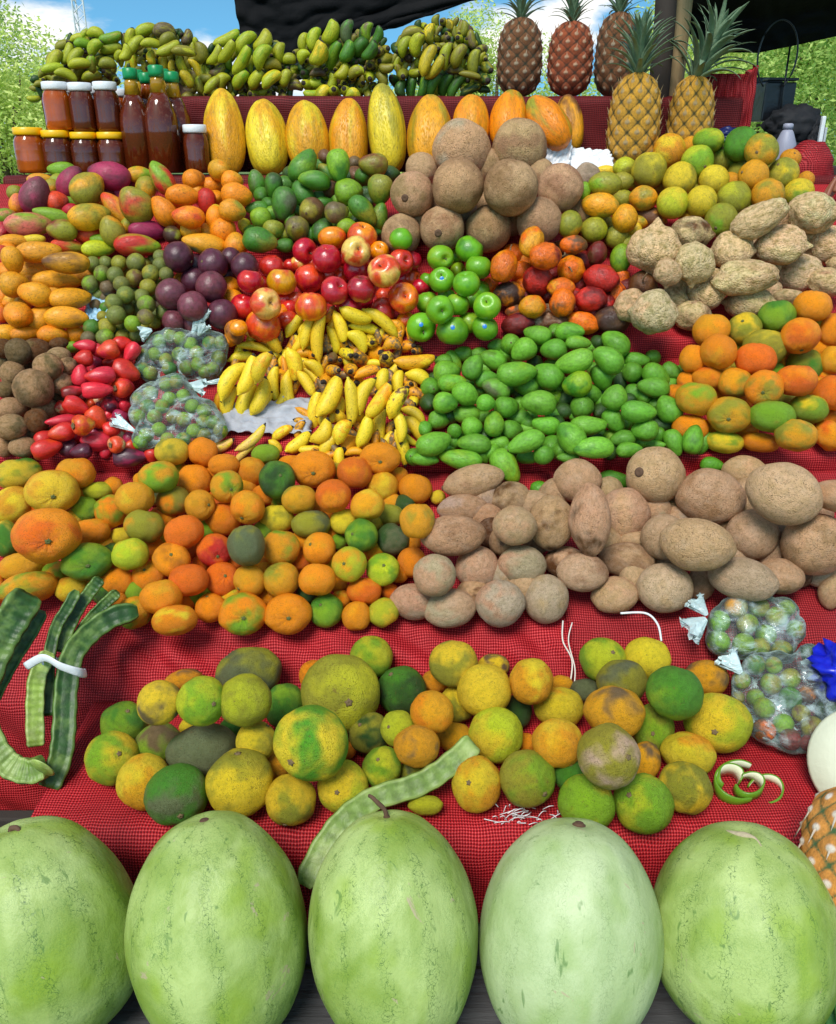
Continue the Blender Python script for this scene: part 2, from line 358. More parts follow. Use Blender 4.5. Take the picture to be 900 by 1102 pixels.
M['bark'] = simple('tree_bark', (90, 75, 60), .9, var=.4)
M['skin'] = simple('brown_skin', (140, 84, 62), .5, var=.12, scale=8)
M['shirt'] = simple('dark_red_shirt', (110, 25, 30), .8)
M['grass'] = simple('grass_ground', (96, 116, 52), .9, var=.5, scale=.8)
M['road'] = simple('pale_road', (150, 150, 150), .9, scale=2)
M['metal'] = simple('galvanised_metal', (190, 192, 196), .5, .3)
M['paper'] = simple('newsprint', (165, 165, 172), .8, var=.5, scale=25)
M['flesh'] = simple('pale_gourd_flesh', (205, 205, 180), .6, var=.06, scale=10)
M['peelin'] = simple('white_pith', (225, 225, 195), .6, var=.06)
M['peelout'] = simple('lime_peel', (96, 140, 30), .35, var=.2)
M['palebottle'] = simple('dull_white_plastic', (150, 150, 168), .5, bump=0)
M['bluebag'] = simple('dark_blue_plastic', (24, 34, 90), .4, var=.4)
M['packet'] = simple('pale_blue_packet', (150, 190, 215), .4, var=.35, scale=30)
# ---------------------------------------------------------------- fruit shapes (unit size, long axis Z)
def blob(name, prof, nl=20, nn=28, seed=0, amp=.02, fr=1.3, warp=None):
    vs, fs = [], []; off = Vector((seed * 13.7, seed * 5.1, seed * 7.7))
    vs.append(None)
    for i in range(1, nl):
        th = PI * i / nl
        for k in range(nn):
            ph = 2 * PI * k / nn
            vs.append(prof(th, ph))
    top = prof(0, 0); bot = prof(PI, 0); vs[0] = (0, 0, top[2]); vs.append((0, 0, bot[2]))
    out = []
    for v in vs:
        v = Vector(v); nrm = v.normalized() if v.length > 1e-5 else Vector((0, 0, 1))
        v = v + nrm * (noise.noise(v * fr + off) * amp * 2 + noise.noise(v * fr * 3 + off) * amp * .6)
        if warp: v = Vector(warp(v))
        out.append(v)
    for k in range(nn): fs.append((0, 1 + k, 1 + (k + 1) % nn))
    for i in range(nl - 2):
        for k in range(nn):
            a = 1 + i * nn + k; b = 1 + i * nn + (k + 1) % nn
            fs.append((a, a + nn, b + nn, b))
    L = len(out) - 1
    for k in range(nn): fs.append((L, 1 + (nl - 2) * nn + (k + 1) % nn, 1 + (nl - 2) * nn + k))
    return make_mesh(name, out, fs)
def sph(th, ph): return (math.sin(th) * math.cos(ph), math.sin(th) * math.sin(ph), math.cos(th))
def p_orange(th, ph):
    x, y, z = sph(th, ph); d = 1 - .05 * math.exp(-(th / .16) ** 2) - .03 * math.exp(-((PI - th) / .2) ** 2)
    return (x * d, y * d, z * d)
def p_tang(th, ph):
    d = 1 - .17 * math.exp(-(th / .3) ** 2) - .12 * math.exp(-((PI - th) / .3) ** 2)
    rib = .03 * math.exp(-((th - .35) / .35) ** 2) * abs(math.sin(ph * 4.5)) - .012 * abs(math.sin(ph * 5))
    d -= rib; x, y, z = sph(th, ph); return (x * d, y * d, z * d * .97)
def p_apple(th, ph):
    rr = 1.0 + .06 * math.cos(th)
    d = rr - .44 * math.exp(-(th / .30) ** 2) - .32 * math.exp(-((PI - th) / .28) ** 2)
    if th > PI * .6: d += .02 * math.cos(5 * ph) * (th - PI * .6)
    x, y, z = sph(th, ph); return (x * d, y * d, z * d * .93)
def p_mango(th, ph):
    x, y, z = sph(th, ph); w = 1 - .16 * z - .05 * z * z
    return (x * w * 1.0 + .10 * (1 - z * z), y * w * .92, z)
def p_pear(th, ph):
    x, y, z = sph(th, ph); w = 1.0 - .22 * z + .0 * z * z
    return (x * w + .12 * (1 - z * z), y * w, z)
def p_mamey(th, ph):
    x, y, z = sph(th, ph); w = 1 - .05 * abs(z) ** 3
    return (x * w, y * w, z * (1 + .03 * abs(z) ** 8))
def p_pointed(th, ph):
    x, y, z = sph(th, ph); w = 1 - .13 * abs(z) ** 1.5
    return (x * w, y * w, z * (1 + .04 * abs(z) ** 6))
def p_wax(th, ph):
    x, y, z = sph(th, ph); w = 1 - .30 * z
    if z < -.8: w *= 1 - .0
    zz = z
    if th > PI * .82: zz = z + .28 * ((th - PI * .82) / (PI * .18)) ** 1.2 + .0
    w += .03 * math.cos(4 * ph) * (z < .2)
    return (x * w, y * w, zz)
def p_wrinkle(th, ph):
    x, y, z = sph(th, ph); d = 1 + .03 * math.sin(ph * 7 + 3 * z) * math.sin(th) ** 2
    return (x * d, y * d, z * (1 + .05 * abs(z) ** 8))
def p_papaya(th, ph):
    x, y, z = sph(th, ph); w = (1 - .07 * z) * (1 + .035 * math.cos(5 * ph)) * max(.02, math.sin(th)) ** -.16
    return (x * w, y * w, z * (1 + .05 * max(0, z) ** 6))
def p_melon(th, ph):
    x, y, z = sph(th, ph); w = (1 - .05 * z) * (1 + .008 * math.cos(10 * ph)) * max(.05, math.sin(th)) ** -.10
    d = 1 - .03 * math.exp(-(th / .09) ** 2)
    return (x * w, y * w, z * d)
def jic(k):
    def p(th, ph):
        x, y, z = sph(th, ph)
        d = 1 + .08 * math.sin(2 * ph + k) * math.sin(th) + .06 * math.cos(3 * ph + 2 * k) * math.sin(th) ** 2
        tipz = .22 * math.exp(-(th / .18) ** 2) + (.1 if k % 2 else .28) * math.exp(-((PI - th) / .2) ** 2) * -1
        d2 = d - .07 * math.exp(-((th - .45) / .2) ** 2)
        return (x * d2, y * d2, z * .92 * d + tipz)
    return p
def p_chunk(th, ph):
    x, y, z = sph(th, ph); d = 1 + .10 * math.sin(3 * z + 2 * ph)
    return (x * d, y * d, z)
def banana_mesh(name, seed, curve, plump=False):
    mb_v, fs, uv = [], [], []; n, m = 10, 15
    prof = [(-1.0, .13), (-.97, .17), (-.90, .24), (-.82, .46), (-.7, .72), (-.5, .92), (-.2, 1.0), (.1, 1.0), (.35, .96), (.6, .82), (.76, .62), (.87, .40), (.93, .22), (.98, .17), (1.0, .12)]
    if plump: prof = [(-1.0, .12), (-.97, .17), (-.92, .28), (-.83, .55), (-.66, .84), (-.4, .98), (-.1, 1.02), (.2, 1.0), (.45, .96), (.66, .85), (.81, .68), (.91, .46), (.965, .26), (.99, .2), (1.0, .12)]
    rn = random.Random(seed)
    tw = rn.uniform(-.3, .3)
    for i, (z, r) in enumerate(prof):
        for k in range(n):
            a = 2 * PI * k / n + tw; fac = 1 + .05 * math.cos(5 * a) + .04 * abs(math.cos(2.5 * a))
            mb_v.append(Vector((math.cos(a) * r * fac + curve * (1 - z * z) * 1.0 - curve * .45, math.sin(a) * r * fac * .95, z)))
    for i in range(m - 1):
        for k in range(n):
            k2 = (k + 1) % n; fs.append((i * n + k, i * n + k2, (i + 1) * n + k2, (i + 1) * n + k))
    fs.append(tuple(range(n))[::-1]); fs.append(tuple((m - 1) * n + k for k in range(n)))
    mi = [1 if (j // n >= 11 or j // n < 1) else 0 for j in range((m - 1) * n)] + [1, 1]
    return mb_v, fs, mi
SH = {}
def shapes():
    for i in range(4):
        SH.setdefault('orange', []).append(blob('round_fruit', p_orange, seed=i, amp=.025))
        SH.setdefault('tangerine', []).append(blob('tangerine', p_tang, 24, 40, i, .03))
        SH.setdefault('pomelo', []).append(blob('rough_round_fruit', p_orange, 28, 40, i, .03, 1.6))
        SH.setdefault('apple', []).append(blob('apple', p_apple, 24, 30, i, .02))
        SH.setdefault('mango', []).append(blob('mango', p_mango, seed=i, amp=.03))
        SH.setdefault('pear', []).append(blob('green_mango', p_pear, seed=i, amp=.03))
        SH.setdefault('mamey', []).append(blob('mamey', p_mamey, 26, 36, i, .028))
        SH.setdefault('mameyp', []).append(blob('pointed_mamey', p_pointed, 26, 36, i, .03))
        SH.setdefault('ball', []).append(blob('small_round_fruit', sph, 14, 20, i, .03))
        SH.setdefault('oval', []).append(blob('oval_fruit', p_mamey, 16, 24, i, .03))
        SH.setdefault('wax', []).append(blob('wax_apple', p_wax, seed=i, amp=.04))
        SH.setdefault('tama', []).append(blob('wrinkled_fruit', p_wrinkle, 22, 30, i, .04, 1.8))
        SH.setdefault('jicama', []).append(blob('jicama', jic(i), 32, 44, i, .07, 1.5))
        SH.setdefault('chunk', []).append(blob('long_jicama', p_chunk, 32, 44, i + 9, .08, 1.7))
        SH.setdefault('papaya', []).append(blob('papaya', p_papaya, 26, 40, i, .02))
        v, f, mi = banana_mesh('banana', i, (.5, .75, .9, .35)[i])
        SH.setdefault('banana', []).append(make_mesh('banana', v, f, mats=[M['banana'], M['tip']], midx=mi))
        v, f, mi = banana_mesh('green_banana', i, (.45, .6, .8, .3)[i], True)
        SH.setdefault('greenbanana', []).append(make_mesh('green_banana', v, f, mats=[M['greenbanana'], M['tip']], midx=mi))
shapes()
_mv = {}
def mesh_with(kind, mat):       # one shared mesh per shape variant and material
    k = (kind, mat)
    if k not in _mv:
        out = []
        for me in SH[kind]:
            if me.materials and kind in ('banana', 'greenbanana'): out.append(me); continue
            c = me.copy(); c.materials.append(M[mat]); out.append(c)
        _mv[k] = out
    return _mv[k]
def disc_mesh(name, r, h, n=10, star=0):
    mb = MB(); prof = [(r * .98, -h * .6), (r, 0), (r * .8, h * .7), (r * .45, h), (r * .2, h * .6)]; mb.lathe(prof, n)
    if star:
        for i, v in enumerate(mb.v):
            if i % 2: mb.v[i] = Vector((v.x * (1 - star), v.y * (1 - star), v.z))
    return make_mesh(name, mb.v, mb.f)
STM = {}
STM['scar'] = disc_mesh('stem_scar', .17, .05, 12)
STM['button'] = disc_mesh('stem_button', .12, .05, 10, .35)
STM['eye'] = disc_mesh('stem_end', .10, .04, 8)
_b = MB(); _b.tube(crom([Vector((0, 0, -.45)), Vector((.02, 0, -.1)), Vector((.10, .03, .12))], 4), [.035] * 8 + [.05], 6); STM['stalk'] = make_mesh('stalk', _b.v, _b.f)
_b = MB(); _b.tube(crom([Vector((0, 0, 0)), Vector((.1, .1, .35)), Vector((.5, .2, .55))], 4), .05, 6); STM['longstalk'] = make_mesh('long_stalk', _b.v, _b.f)
_b = MB(); _b.lathe([(.30, -.06), (.36, .02), (.30, .08), (.2, .02), (.12, 0)], 12)
for _i, _v in enumerate(_b.v):
    if (_i % 12) % 3 == 0: _b.v[_i] = Vector((_v.x * .62, _v.y * .62, _v.z))
STM['calyx'] = make_mesh('calyx', _b.v, _b.f)
# ---------------------------------------------------------------- palette
PAL = dict(
 or_=((252, 146, 8), 'orange'), do=((242, 112, 12), 'deep orange'), yo=((238, 160, 22), 'yellow-orange'), ye=((238, 202, 40), 'yellow'),
 yg=((194, 198, 36), 'yellow-green'), lg=((134, 172, 32), 'lime green'), gr=((76, 134, 32), 'green'), dg=((52, 84, 30), 'dark green'), bg=((92, 158, 34), 'bright green'),
 gg=((102, 108, 72), 'grey-green'), ol=((158, 150, 40), 'olive'), br=((112, 70, 38), 'brown'), db=((74, 46, 34), 'dark brown'), rd=((208, 44, 34), 'red'), cr=((190, 18, 44), 'crimson'),
 dr=((130, 30, 28), 'dark red'), mg=((168, 44, 82), 'magenta'), pu=((86, 36, 54), 'purple'), pl=((122, 58, 72), 'plum'), ta=((222, 176, 134), 'tan'), tp=((214, 168, 126), 'pinkish brown'), gt=((204, 176, 144), 'greyish brown'),
 pk=((224, 110, 96), 'pink'), ro=((224, 72, 32), 'red-orange'), cm=((226, 200, 150), 'cream'), bt=((230, 190, 142), 'beige'), kh=((122, 98, 66), 'drab brown'), lk=((182, 140, 102), 'light brown'), wr=((220, 44, 62), 'crimson'), gm=((98, 156, 42), 'green'), bm=((116, 176, 48), 'bright green'), gy=((120, 126, 54), 'moss green'), ag=((108, 168, 30), 'bright green'), mw=((240, 196, 96), 'pale yellow'))
PAL['or'] = PAL.pop('or_')
# ---------------------------------------------------------------- stand profile: (Y, Z) points of the cloth surface
T1F, T1B = P(885, 1.33), P(755, 1.60)
L2, T2B = P(668, 1.66), P(508, 1.90)
L3, T3B = P(488, 1.885), P(385, 2.06)
L4, T4B = P(362, 2.05), P(277, 2.18)
L5, T5B = P(264, 2.17), P(198, 2.30)
L6 = P(189, 2.30); Z6 = L6.y; Y6B = L6.x + .22
Z7 = 1.812; Y7 = Y6B + .015
def plane(a, b, off=.004):
    d = (b - a).normalized(); n = Vector((0, -d.y, d.x))     # towards viewer / up
    if n.z < 0 or (abs(n.z) < 1e-6 and n.y > 0): n = -n
    return (Vector((0, a.x, a.y)) + n * off, n)
def vplane(y, tilt=0):
    n = Vector((0, -math.cos(tilt), math.sin(tilt))); return (Vector((0, y, 0)), n)
SUP = {
 1: [plane(T1F, T1B), plane(T1B, L2, .012)],
 2: [plane(L2, T2B), plane(T2B, L3 + Vector((.02, .1)), .01)],
 3: [plane(L3, T3B), plane(T3B, L4 + Vector((.01, .02)), .01)],
 4: [plane(L4, T4B), plane(T4B, L5 + Vector((.01, .02)), .01)],
 5: [plane(L5, T5B), vplane(T5B.x + .035, .3)],
 6: [(Vector((0, 0, Z6 + .004)), Vector((0, 0, 1))), vplane(L6.x + .19)],
 7: [vplane(Y7 + .17, 0)],
}
PLACED = []     # (x, y, a, b, ang, dz, t, layer)
def reff(a, b, ang, dx, dy):
    th = math.atan2(-dy, dx) - R(ang); return a * b / math.sqrt((b * math.cos(th)) ** 2 + (a * math.sin(th)) ** 2)
def solve(x, y, a, b, ang, dz, L, sup, tol=.93, tmax=None, tier=0):
    d = D(x, y); t = 99
    for (p0, n) in sup:
        nd = n.dot(d); den = dz / F - nd
        if den > 1e-4:
            tt = n.dot(CAM - p0) / den
            if tt > 0: t = min(t, tt)
    if tmax: t = min(t, tmax)
    t0 = t
    for (x2, y2, a2, b2, g2, dz2, t2, L2_, T2_) in PLACED:
        if T2_ < tier: continue
        if T2_ > tier: L2_ = -9
        if L2_ > L: continue
        dx, dy = x2 - x, y2 - y; s = math.hypot(dx, dy)
        if s > 90: continue
        lim = reff(a, b, ang, dx, dy) + reff(a2, b2, g2, dx, dy) if s > .01 else a + a2
        q = s / lim
        thr = 1.0 if L2_ < L else .9
        if q < thr:
            need = (dz + dz2) * t2 / F * math.sqrt(1 - (q / thr) ** 2) * tol
            if L2_ == L: need *= .7
            t = min(t, t2 - need)
    return t, t0
HEAPS = []
BN = ('banana', 'greenbanana')
GS = (1.05, 1.05); SZ = dict(banana=(1.12, .8), greenbanana=(1.08, .82), papaya=(1.0, 1.02), mamey=(1.02, 1.02))
STATS = []
def basis(pos):
    f = (pos - CAM).normalized(); r = Vector((f.y, -f.x, 0)).normalized(); u = r.cross(f).normalized()
    return r, u, -f
ROUND = {'orange', 'tangerine', 'pomelo', 'apple', 'ball'}
def heap(name, noun, cat, where, shape, mat, tier, org, scale, text, stem=None, stemmat='stem', group=None, plural=None, depthk=1.0, bunch=None, supx=None, maxlift=.20):
    rows = []
    for line in (text if isinstance(text, str) else '').replace('\n', ';').split(';'):
        tk = line.split()
        if not tk: continue
        tone = tk[-1]; nums = [float(q) for q in tk[:-1]]
        if len(nums) == 4: x, y, r, L = nums; a = b = r; ang = 0; rnd = True
        else: x, y, a, b, ang, L = nums; rnd = False
        star = tone.endswith('*'); tone = tone.rstrip('*')
        long_ = tone.endswith('!'); tone = tone.rstrip('!')
        if shape not in ROUND and a < b and ang == 0: a, b, ang = b, a, 90
        rows.append(dict(x=org[0] + x / scale, y=org[1] + y / scale, a=a / scale * SZ.get(shape, GS)[0], b=b / scale * SZ.get(shape, GS)[1], ang=ang, L=int(L), tone=tone, rnd=rnd, star=star))
    if not isinstance(text, str): rows = text
    rows.sort(key=lambda q: (q['L'], q['y']))
    rn = random.Random(len(text) + len(name))
    objs = []
    for q in rows:
        dz = ((q['a'] + q['b']) / 2 if shape in ROUND else min(q['a'], q['b'])) * depthk
        if not (q['rnd'] or shape in ROUND) or shape in ROUND: pass
        t, t0 = solve(q['x'], q['y'], q['a'], q['b'], q['ang'], dz, q['L'], supx or SUP[tier], tier=tier)
        t = max(t, t0 - maxlift)
        if q.get('fill'): t = t0
        q['fa'] = (name, noun, cat, where, shape, mat, tier, plural, group, supx, maxlift)
        STATS.append((t0 - t, name, q['x'], q['y']))
        PLACED.append((q['x'], q['y'], q['a'], q['b'], q['ang'], dz, t, q['L'], tier))
        pos = W(q['x'], q['y'], t); k = t / F
        q['pos'], q['t'] = pos, t
        r, u, tv = basis(pos); A, B, DZ = q['a'] * k, q['b'] * k, dz * k
        g = R(q['ang']); mj = r * math.cos(g) + u * math.sin(g); mn = -r * math.sin(g) + u * math.cos(g)
        var = mesh_with(shape, mat); me = var[rn.randrange(len(var))]
        c1, _, c2 = q['tone'].partition('/')
        aspect = min(A, B) / max(A, B)
        if shape in ROUND:
            if q['star'] or (not q.get('fill') and rn.random() < .35 and aspect > .9 and q.setdefault('pole', True)):   # pole towards the viewer
                X, Y, Z = mj, mn, tv; sc = (A, B, DZ * .97); tl = R(rn.uniform(12, 40)) if q['star'] else R(rn.uniform(30, 75))
                if not q['star'] and aspect < .95: tl = R(20)
            else:
                X, Y, Z = mj, -tv, mn; sc = (A, DZ, B); tl = R(rn.uniform(0, 35))
                if aspect > .93 and rn.random() < .5: Y, Z = tv, -mn
            az = rn.uniform(0, 2 * PI); tilt = Matrix.Rotation(tl, 3, Vector((math.cos(az), math.sin(az), 0)))
            if aspect < .88: tilt = Matrix.Rotation(min(tl, .25) * (1 if q['star'] else -1), 3, 'X')
            roll = Matrix.Rotation(rn.uniform(0, 2 * PI), 3, 'Z') if aspect > .9 else Matrix.Identity(3)
            m3 = Matrix((X, Y, Z)).transposed() @ tilt @ Matrix.Diagonal(sc).to_3x3() @ roll
        else:
            bend = shape in ('banana', 'greenbanana')
            if q['rnd'] and (shape not in ('jicama',)):
                X, Y, Z = mj, mn, tv; ln = DZ * (2.6 if bend else 1.12)
                sc = (B, B, ln); tl = R(rn.uniform(5, 30)); az = rn.uniform(0, 2 * PI)
                tilt = Matrix.Rotation(tl, 3, Vector((math.cos(az), math.sin(az), 0)))
                if bend: pos = pos - tv * (ln * .6)
            else:
                fl = 1 if (rn.random() < .5 or bend) else -1
                if q['star']: fl = 1
                X, Y, Z = mn * fl, tv, mj * fl; sc = (B, B * depthk, A)
                tilt = Matrix.Rotation(R(rn.uniform(-12, 12)) + (R(25) if q['star'] else 0), 3, 'X')
                if bend and q['tone'].startswith('-'): X, Y = -X, -Y
            roll = Matrix.Rotation(rn.uniform(-.5, .5) if bend else rn.uniform(0, 2 * PI), 3, 'Z') if shape != 'jicama' else Matrix.Identity(3)
            if bend and rn.random() < .35: roll = roll @ Matrix.Rotation(PI, 3, 'Z')
            if shape == 'mango' or shape == 'pear': roll = Matrix.Rotation(rn.choice((0, PI)) + rn.uniform(-.8, .8), 3, 'Z')
            m3 = Matrix((X, Y, Z)).transposed() @ tilt @ roll @ Matrix.Diagonal(sc).to_3x3()
        o = mesh_obj(name, me)
        m4 = m3.to_4x4(); m4.translation = pos
        o.matrix_basis = m4
        col, cn = PAL[c1.strip('-')]
        j = lambda c, s: tuple(max(0, min(1, v * (1 + rn.uniform(-s, s)))) for v in lin(c))
        cc = j(col, .07); kk = rn.uniform(.86, 1.1) * (.78 if shape == 'greenbanana' else 1); cc = tuple(min(1, v * kk) for v in cc)
        if c2: col2, cn2 = PAL[c2]; al = rn.uniform(.26, .42)
        else:
            al = rn.uniform(.05, .3)
            kf = rn.choice((.82, .9, 1.08)); col2, cn2 = tuple(min(255, v * kf) for v in col), None
        o.color = (*cc, al); o['tint'] = list(j(col2, .08))
        if stem and not q['star'] and not q.get('fill') and not bunch and (q.get('pole') and stem in ('button', 'scar', 'eye', 'stalk') or (shape in ('pear', 'mango', 'mamey') and rn.random() < .3)): q['st'] = True
        if stem and (q['star'] or q.get('st')):
            s = mesh_obj(stem if stem not in ('button', 'eye', 'scar') else {'button': 'stem_button', 'eye': 'stem_end', 'scar': 'stem_scar'}[stem], stem_mesh(stem, stemmat), parent=o)
            zt = max(v.co.z for v in me.vertices if abs(v.co.x) < .12 and abs(v.co.y) < .12) if me.vertices else 1
            s.location = (0, 0, zt - .01)
            if shape == 'wax': s.location = (0, 0, min(v.co.z for v in me.vertices)); s.rotation_euler = (PI, 0, 0)
            if stem == 'stalk': s.location.z = zt + .05
        q['o'] = o; q['desc'] = (cn, cn2); objs.append(q)
        if bunch:
            o.parent = bunch
        else:
            tag(o, None, cat, group or f'{plural or noun + "s"} {where}')
    if not bunch: HEAPS.append((objs, noun, plural or noun + 's', where))
    return objs
def fill(objs, k=.74, surround=165, bunch=None, tones=None):
    """fruit lying underneath, seen in the gaps between the ones on top"""
    rn = random.Random(len(objs)); (name, noun, cat, where, shape, mat, tier, plural, group, supx, maxlift) = objs[0]['fa']
    mr = sum(math.sqrt(q['a'] * q['b']) for q in objs) / len(objs); st = mr * .3
    x0, x1 = min(q['x'] for q in objs), max(q['x'] for q in objs); y0, y1 = min(q['y'] for q in objs), max(q['y'] for q in objs)
    near = [p for p in PLACED if x0 - 60 < p[0] < x1 + 60 and y0 - 60 < p[1] < y1 + 60]; rows = []
    pts = []; y = y0
    while y < y1:
        x = x0
        while x < x1: pts.append((x + rn.uniform(-st, st) * .3, y + rn.uniform(-st, st) * .3)); x += st
        y += st
    rn.shuffle(pts)
    for (x, y) in pts:
        if any(math.hypot(p[0] - x, p[1] - y) < .93 * reff(p[2], p[3], p[4], p[0] - x, p[1] - y) + .1 * mr for p in near): continue
        an = sorted(math.atan2(q['y'] - y, q['x'] - x) for q in objs if math.hypot(q['x'] - x, q['y'] - y) < 3.0 * mr)
        if len(an) < 4: continue
        gap = max([an[i + 1] - an[i] for i in range(len(an) - 1)] + [an[0] + 2 * PI - an[-1]])
        if gap > R(surround): continue
        s = rn.choice(objs); f = rn.uniform(.92, 1.1) * k * mr
        asp = math.sqrt(s['a'] / s['b']) if shape not in ROUND else 1
        q = dict(x=x, y=y, a=f * asp, b=f / asp, ang=s['ang'] if s['ang'] else rn.uniform(0, 180), L=-1, tone=(rn.choice(tones) if tones else s['tone']), rnd=s['rnd'] or shape in ROUND, star=False, fill=True)
        if shape in ROUND: q['ang'] = 0
        rows.append(q); near.append((x, y, q['a'], q['b'], q['ang'], 0, 0, -1, tier))
    n0 = len(HEAPS)
    new = heap(name, noun, cat, where, shape, mat, tier, (0, 0), 1, rows, plural=plural, group=group, bunch=bunch, supx=supx, maxlift=maxlift)
    del HEAPS[n0:]
    objs += new; print('FILL', name, where, len(new)); return new
_sm = {}
def stem_mesh(k, mat):
    if (k, mat) not in _sm:
        c = STM[k].copy(); c.materials.append(M[mat]); _sm[(k, mat)] = c
    return _sm[(k, mat)]
ORD = ['first', 'second', 'third', 'fourth', 'fifth', 'sixth', 'seventh', 'eighth', 'ninth', 'tenth', 'eleventh', 'twelfth', 'thirteenth', 'fourteenth', 'fifteenth', 'sixteenth', 'seventeenth', 'eighteenth', 'nineteenth', 'twentieth', 'twenty-first', 'twenty-second']
NUMW = {2: 'two', 3: 'three', 4: 'four', 5: 'five'}
def write_labels():
    for objs, noun, pl, where in HEAPS:
        hy = lambda s: s.replace(' ', '-')
        # rows: split by height in the picture
        qs = sorted(objs, key=lambda q: q['y']); mr = sum(q['b'] for q in qs) / len(qs)
        span = qs[-1]['y'] - qs[0]['y']; nr = max(1, round(span / (1.55 * mr))) if len(qs) > 5 else 1
        groups = {}
        for q in qs:
            cn, c2 = q['desc']; q['nm'] = (f'{hy(cn)} and {hy(c2)} {noun}' if c2 else f'{"plain" if cn == noun else hy(cn)} {noun}')
            q['row'] = min(nr - 1, int((q['y'] - qs[0]['y']) / max(1e-6, span) * nr))
            groups.setdefault(q['nm'], []).append(q)
        for row in range(nr):
            rr = sorted([q for q in qs if q['row'] == row], key=lambda q: q['x'])
            for i, q in enumerate(rr): q['ri'], q['rn'] = i, len(rr)
        for nm, g in groups.items():
            g.sort(key=lambda q: q['x'])
            cn, c2 = g[0]['desc']; plname = (f'{hy(cn)} and {hy(c2)} {pl}' if c2 else f'{"plain" if cn == noun else hy(cn)} {pl}')
            if len(g) == 1: g[0]['o']['label'] = f'the only {nm} {where}'
            elif len(g) <= 5:
                for i, q in enumerate(g):
                    o_ = 'leftmost' if i == 0 else ('rightmost' if i == len(g) - 1 else ORD[i] + ' from left')
                    q['o']['label'] = f'{o_} of {NUMW[len(g)]} {plname} {where}'
            else:
                for q in g:
                    row = 'top row' if q['row'] == 0 else ('bottom row' if q['row'] == nr - 1 else ORD[q['row']] + ' row')
                    o_ = 'leftmost' if q['ri'] == 0 else ('rightmost' if q['ri'] == q['rn'] - 1 else ORD[min(q['ri'], 21)] + ' from left')
                    q['o']['label'] = f'{nm} {where}, {row}, {o_}'
# ================================================================ BANANAS
def bunch(name, label, group, cx, cy, t, parts, shape, mat, scale, org, tier, supx=None, stalk=None, maxlift=.3):
    root = empty(name, W(cx, cy, t)); tag(root, label, 'bananas', group)
    qs = heap('banana', 'banana', 'banana', '', shape, mat, tier, org, scale, parts, bunch=root, supx=supx, depthk=1.0, maxlift=maxlift)
    for q in qs: q['o'].matrix_parent_inverse = Matrix.Translation(-root.location)
    for q in fill(qs, .68, 225, root, ['ol', 'ol/kh', 'yg/ol', 'dg'] if shape == 'greenbanana' else ['yo/kh', 'ye', 'kh/yo']): q['o'].matrix_parent_inverse = Matrix.Translation(-root.location)  # underneath fingers in duller tones, painting shade into the gaps
    # the crown / stalk the fingers hang on, just behind them
    if stalk:
        mb = MB(); pts = []
        for (x, y, w_) in stalk:
            tt = sum(q['t'] for q in qs) / len(qs) + .03; pts.append(W(x, y, tt))
        mb.tube(crom(pts, 5), [stalk[0][2] * t / F] * (5 * (len(pts) - 1) + 1), 10)
        s = mb.build('stalk', M['scar'], root); s.matrix_parent_inverse = Matrix.Translation(-root.location)
    return root
GB = 'green banana bunches along the back shelf'
bunch('green_banana_bunch', 'yellowish-green banana bunch behind the white-lidded jars', GB, 85, 75, 2.75, '''
330 75 42 30 -10 1 yg/ol;400 90 55 30 15 1 lg/ol;250 95 45 22 10 1 yg;325 140 45 32 45 2 yg/lg;405 145 52 32 10 2 yg/ol;270 125 45 28 -10 1 lg;190 170 52 30 60 1 yg;130 210 60 35 60 1 yg/ol
230 190 54 30 50 2 yg;250 220 52 28 5 3 yg;310 220 38 28 90 2 ol/lg;120 240 52 26 10 2 yg;385 220 40 30 0 1 ol;185 275 52 28 -20 2 yg;240 270 42 34 60 1 ol;310 280 48 28 10 2 yg/ol
395 270 30 1 ol/db;80 265 32 22 20 1 ol;30 385 34 18 5 1 yg/ol;170 130 40 25 20 0 ol;345 205 34 0 ol;60 320 30 18 0 1 ol;420 300 26 0 ol;300 170 30 0 ol;200 230 30 0 ol;110 280 30 0 ol;35 330 28 18 20 0 ol
380 190 30 0 dg;150 300 36 20 0 0 ol;260 300 30 18 0 0 ol''', 'greenbanana', 'greenbanana', 4.5, (30, 20), 7, stalk=[(70, 95, 6), (95, 70, 6), (118, 45, 5)])
bunch('green_banana_bunch', 'banana bunch with curled top hand above the bottles', GB, 175, 80, 2.75, '''
570 60 58 34 20 1 yg/ol;500 95 45 30 80 1 yg/ol;660 60 52 42 0 2 kh/ol;520 130 56 30 45 1 yg/ol;600 125 52 26 -5 2 yg;675 100 42 30 30 2 ol;770 90 36 28 60 2 kh/ol;680 145 62 30 25 2 yg/ol
755 160 56 28 -5 2 ol/yg;835 165 46 38 90 1 ol;470 165 38 30 60 2 yg;440 180 30 20 60 1 yg;515 215 42 22 90 1 ye/yg;560 235 38 20 90 2 ye/yg;600 190 32 25 90 2 ye/yg;480 215 32 20 80 1 yg
660 210 38 26 90 2 ye/yg;700 235 32 20 90 1 ye;745 220 38 25 -70 2 yg/ye;810 240 46 24 -60 2 ye/ol;770 290 42 30 -60 2 ye/yg;835 320 40 28 90 1 ol/yg;780 345 38 24 0 2 kh/ol;775 385 34 28 0 2 ol/kh
830 395 30 24 0 1 ol;790 435 38 28 0 1 ol/dg;870 270 42 28 90 1 ol/yg;860 190 30 0 dg;720 190 30 0 ol;620 170 28 0 ol;700 290 38 24 80 1 yg;690 340 34 22 90 0 ol;640 260 36 24 90 0 ol;850 350 26 0 dg''', 'greenbanana', 'greenbanana', 4.5, (30, 20), 7, stalk=[(175, 45, 5), (185, 80, 6), (205, 110, 5)])
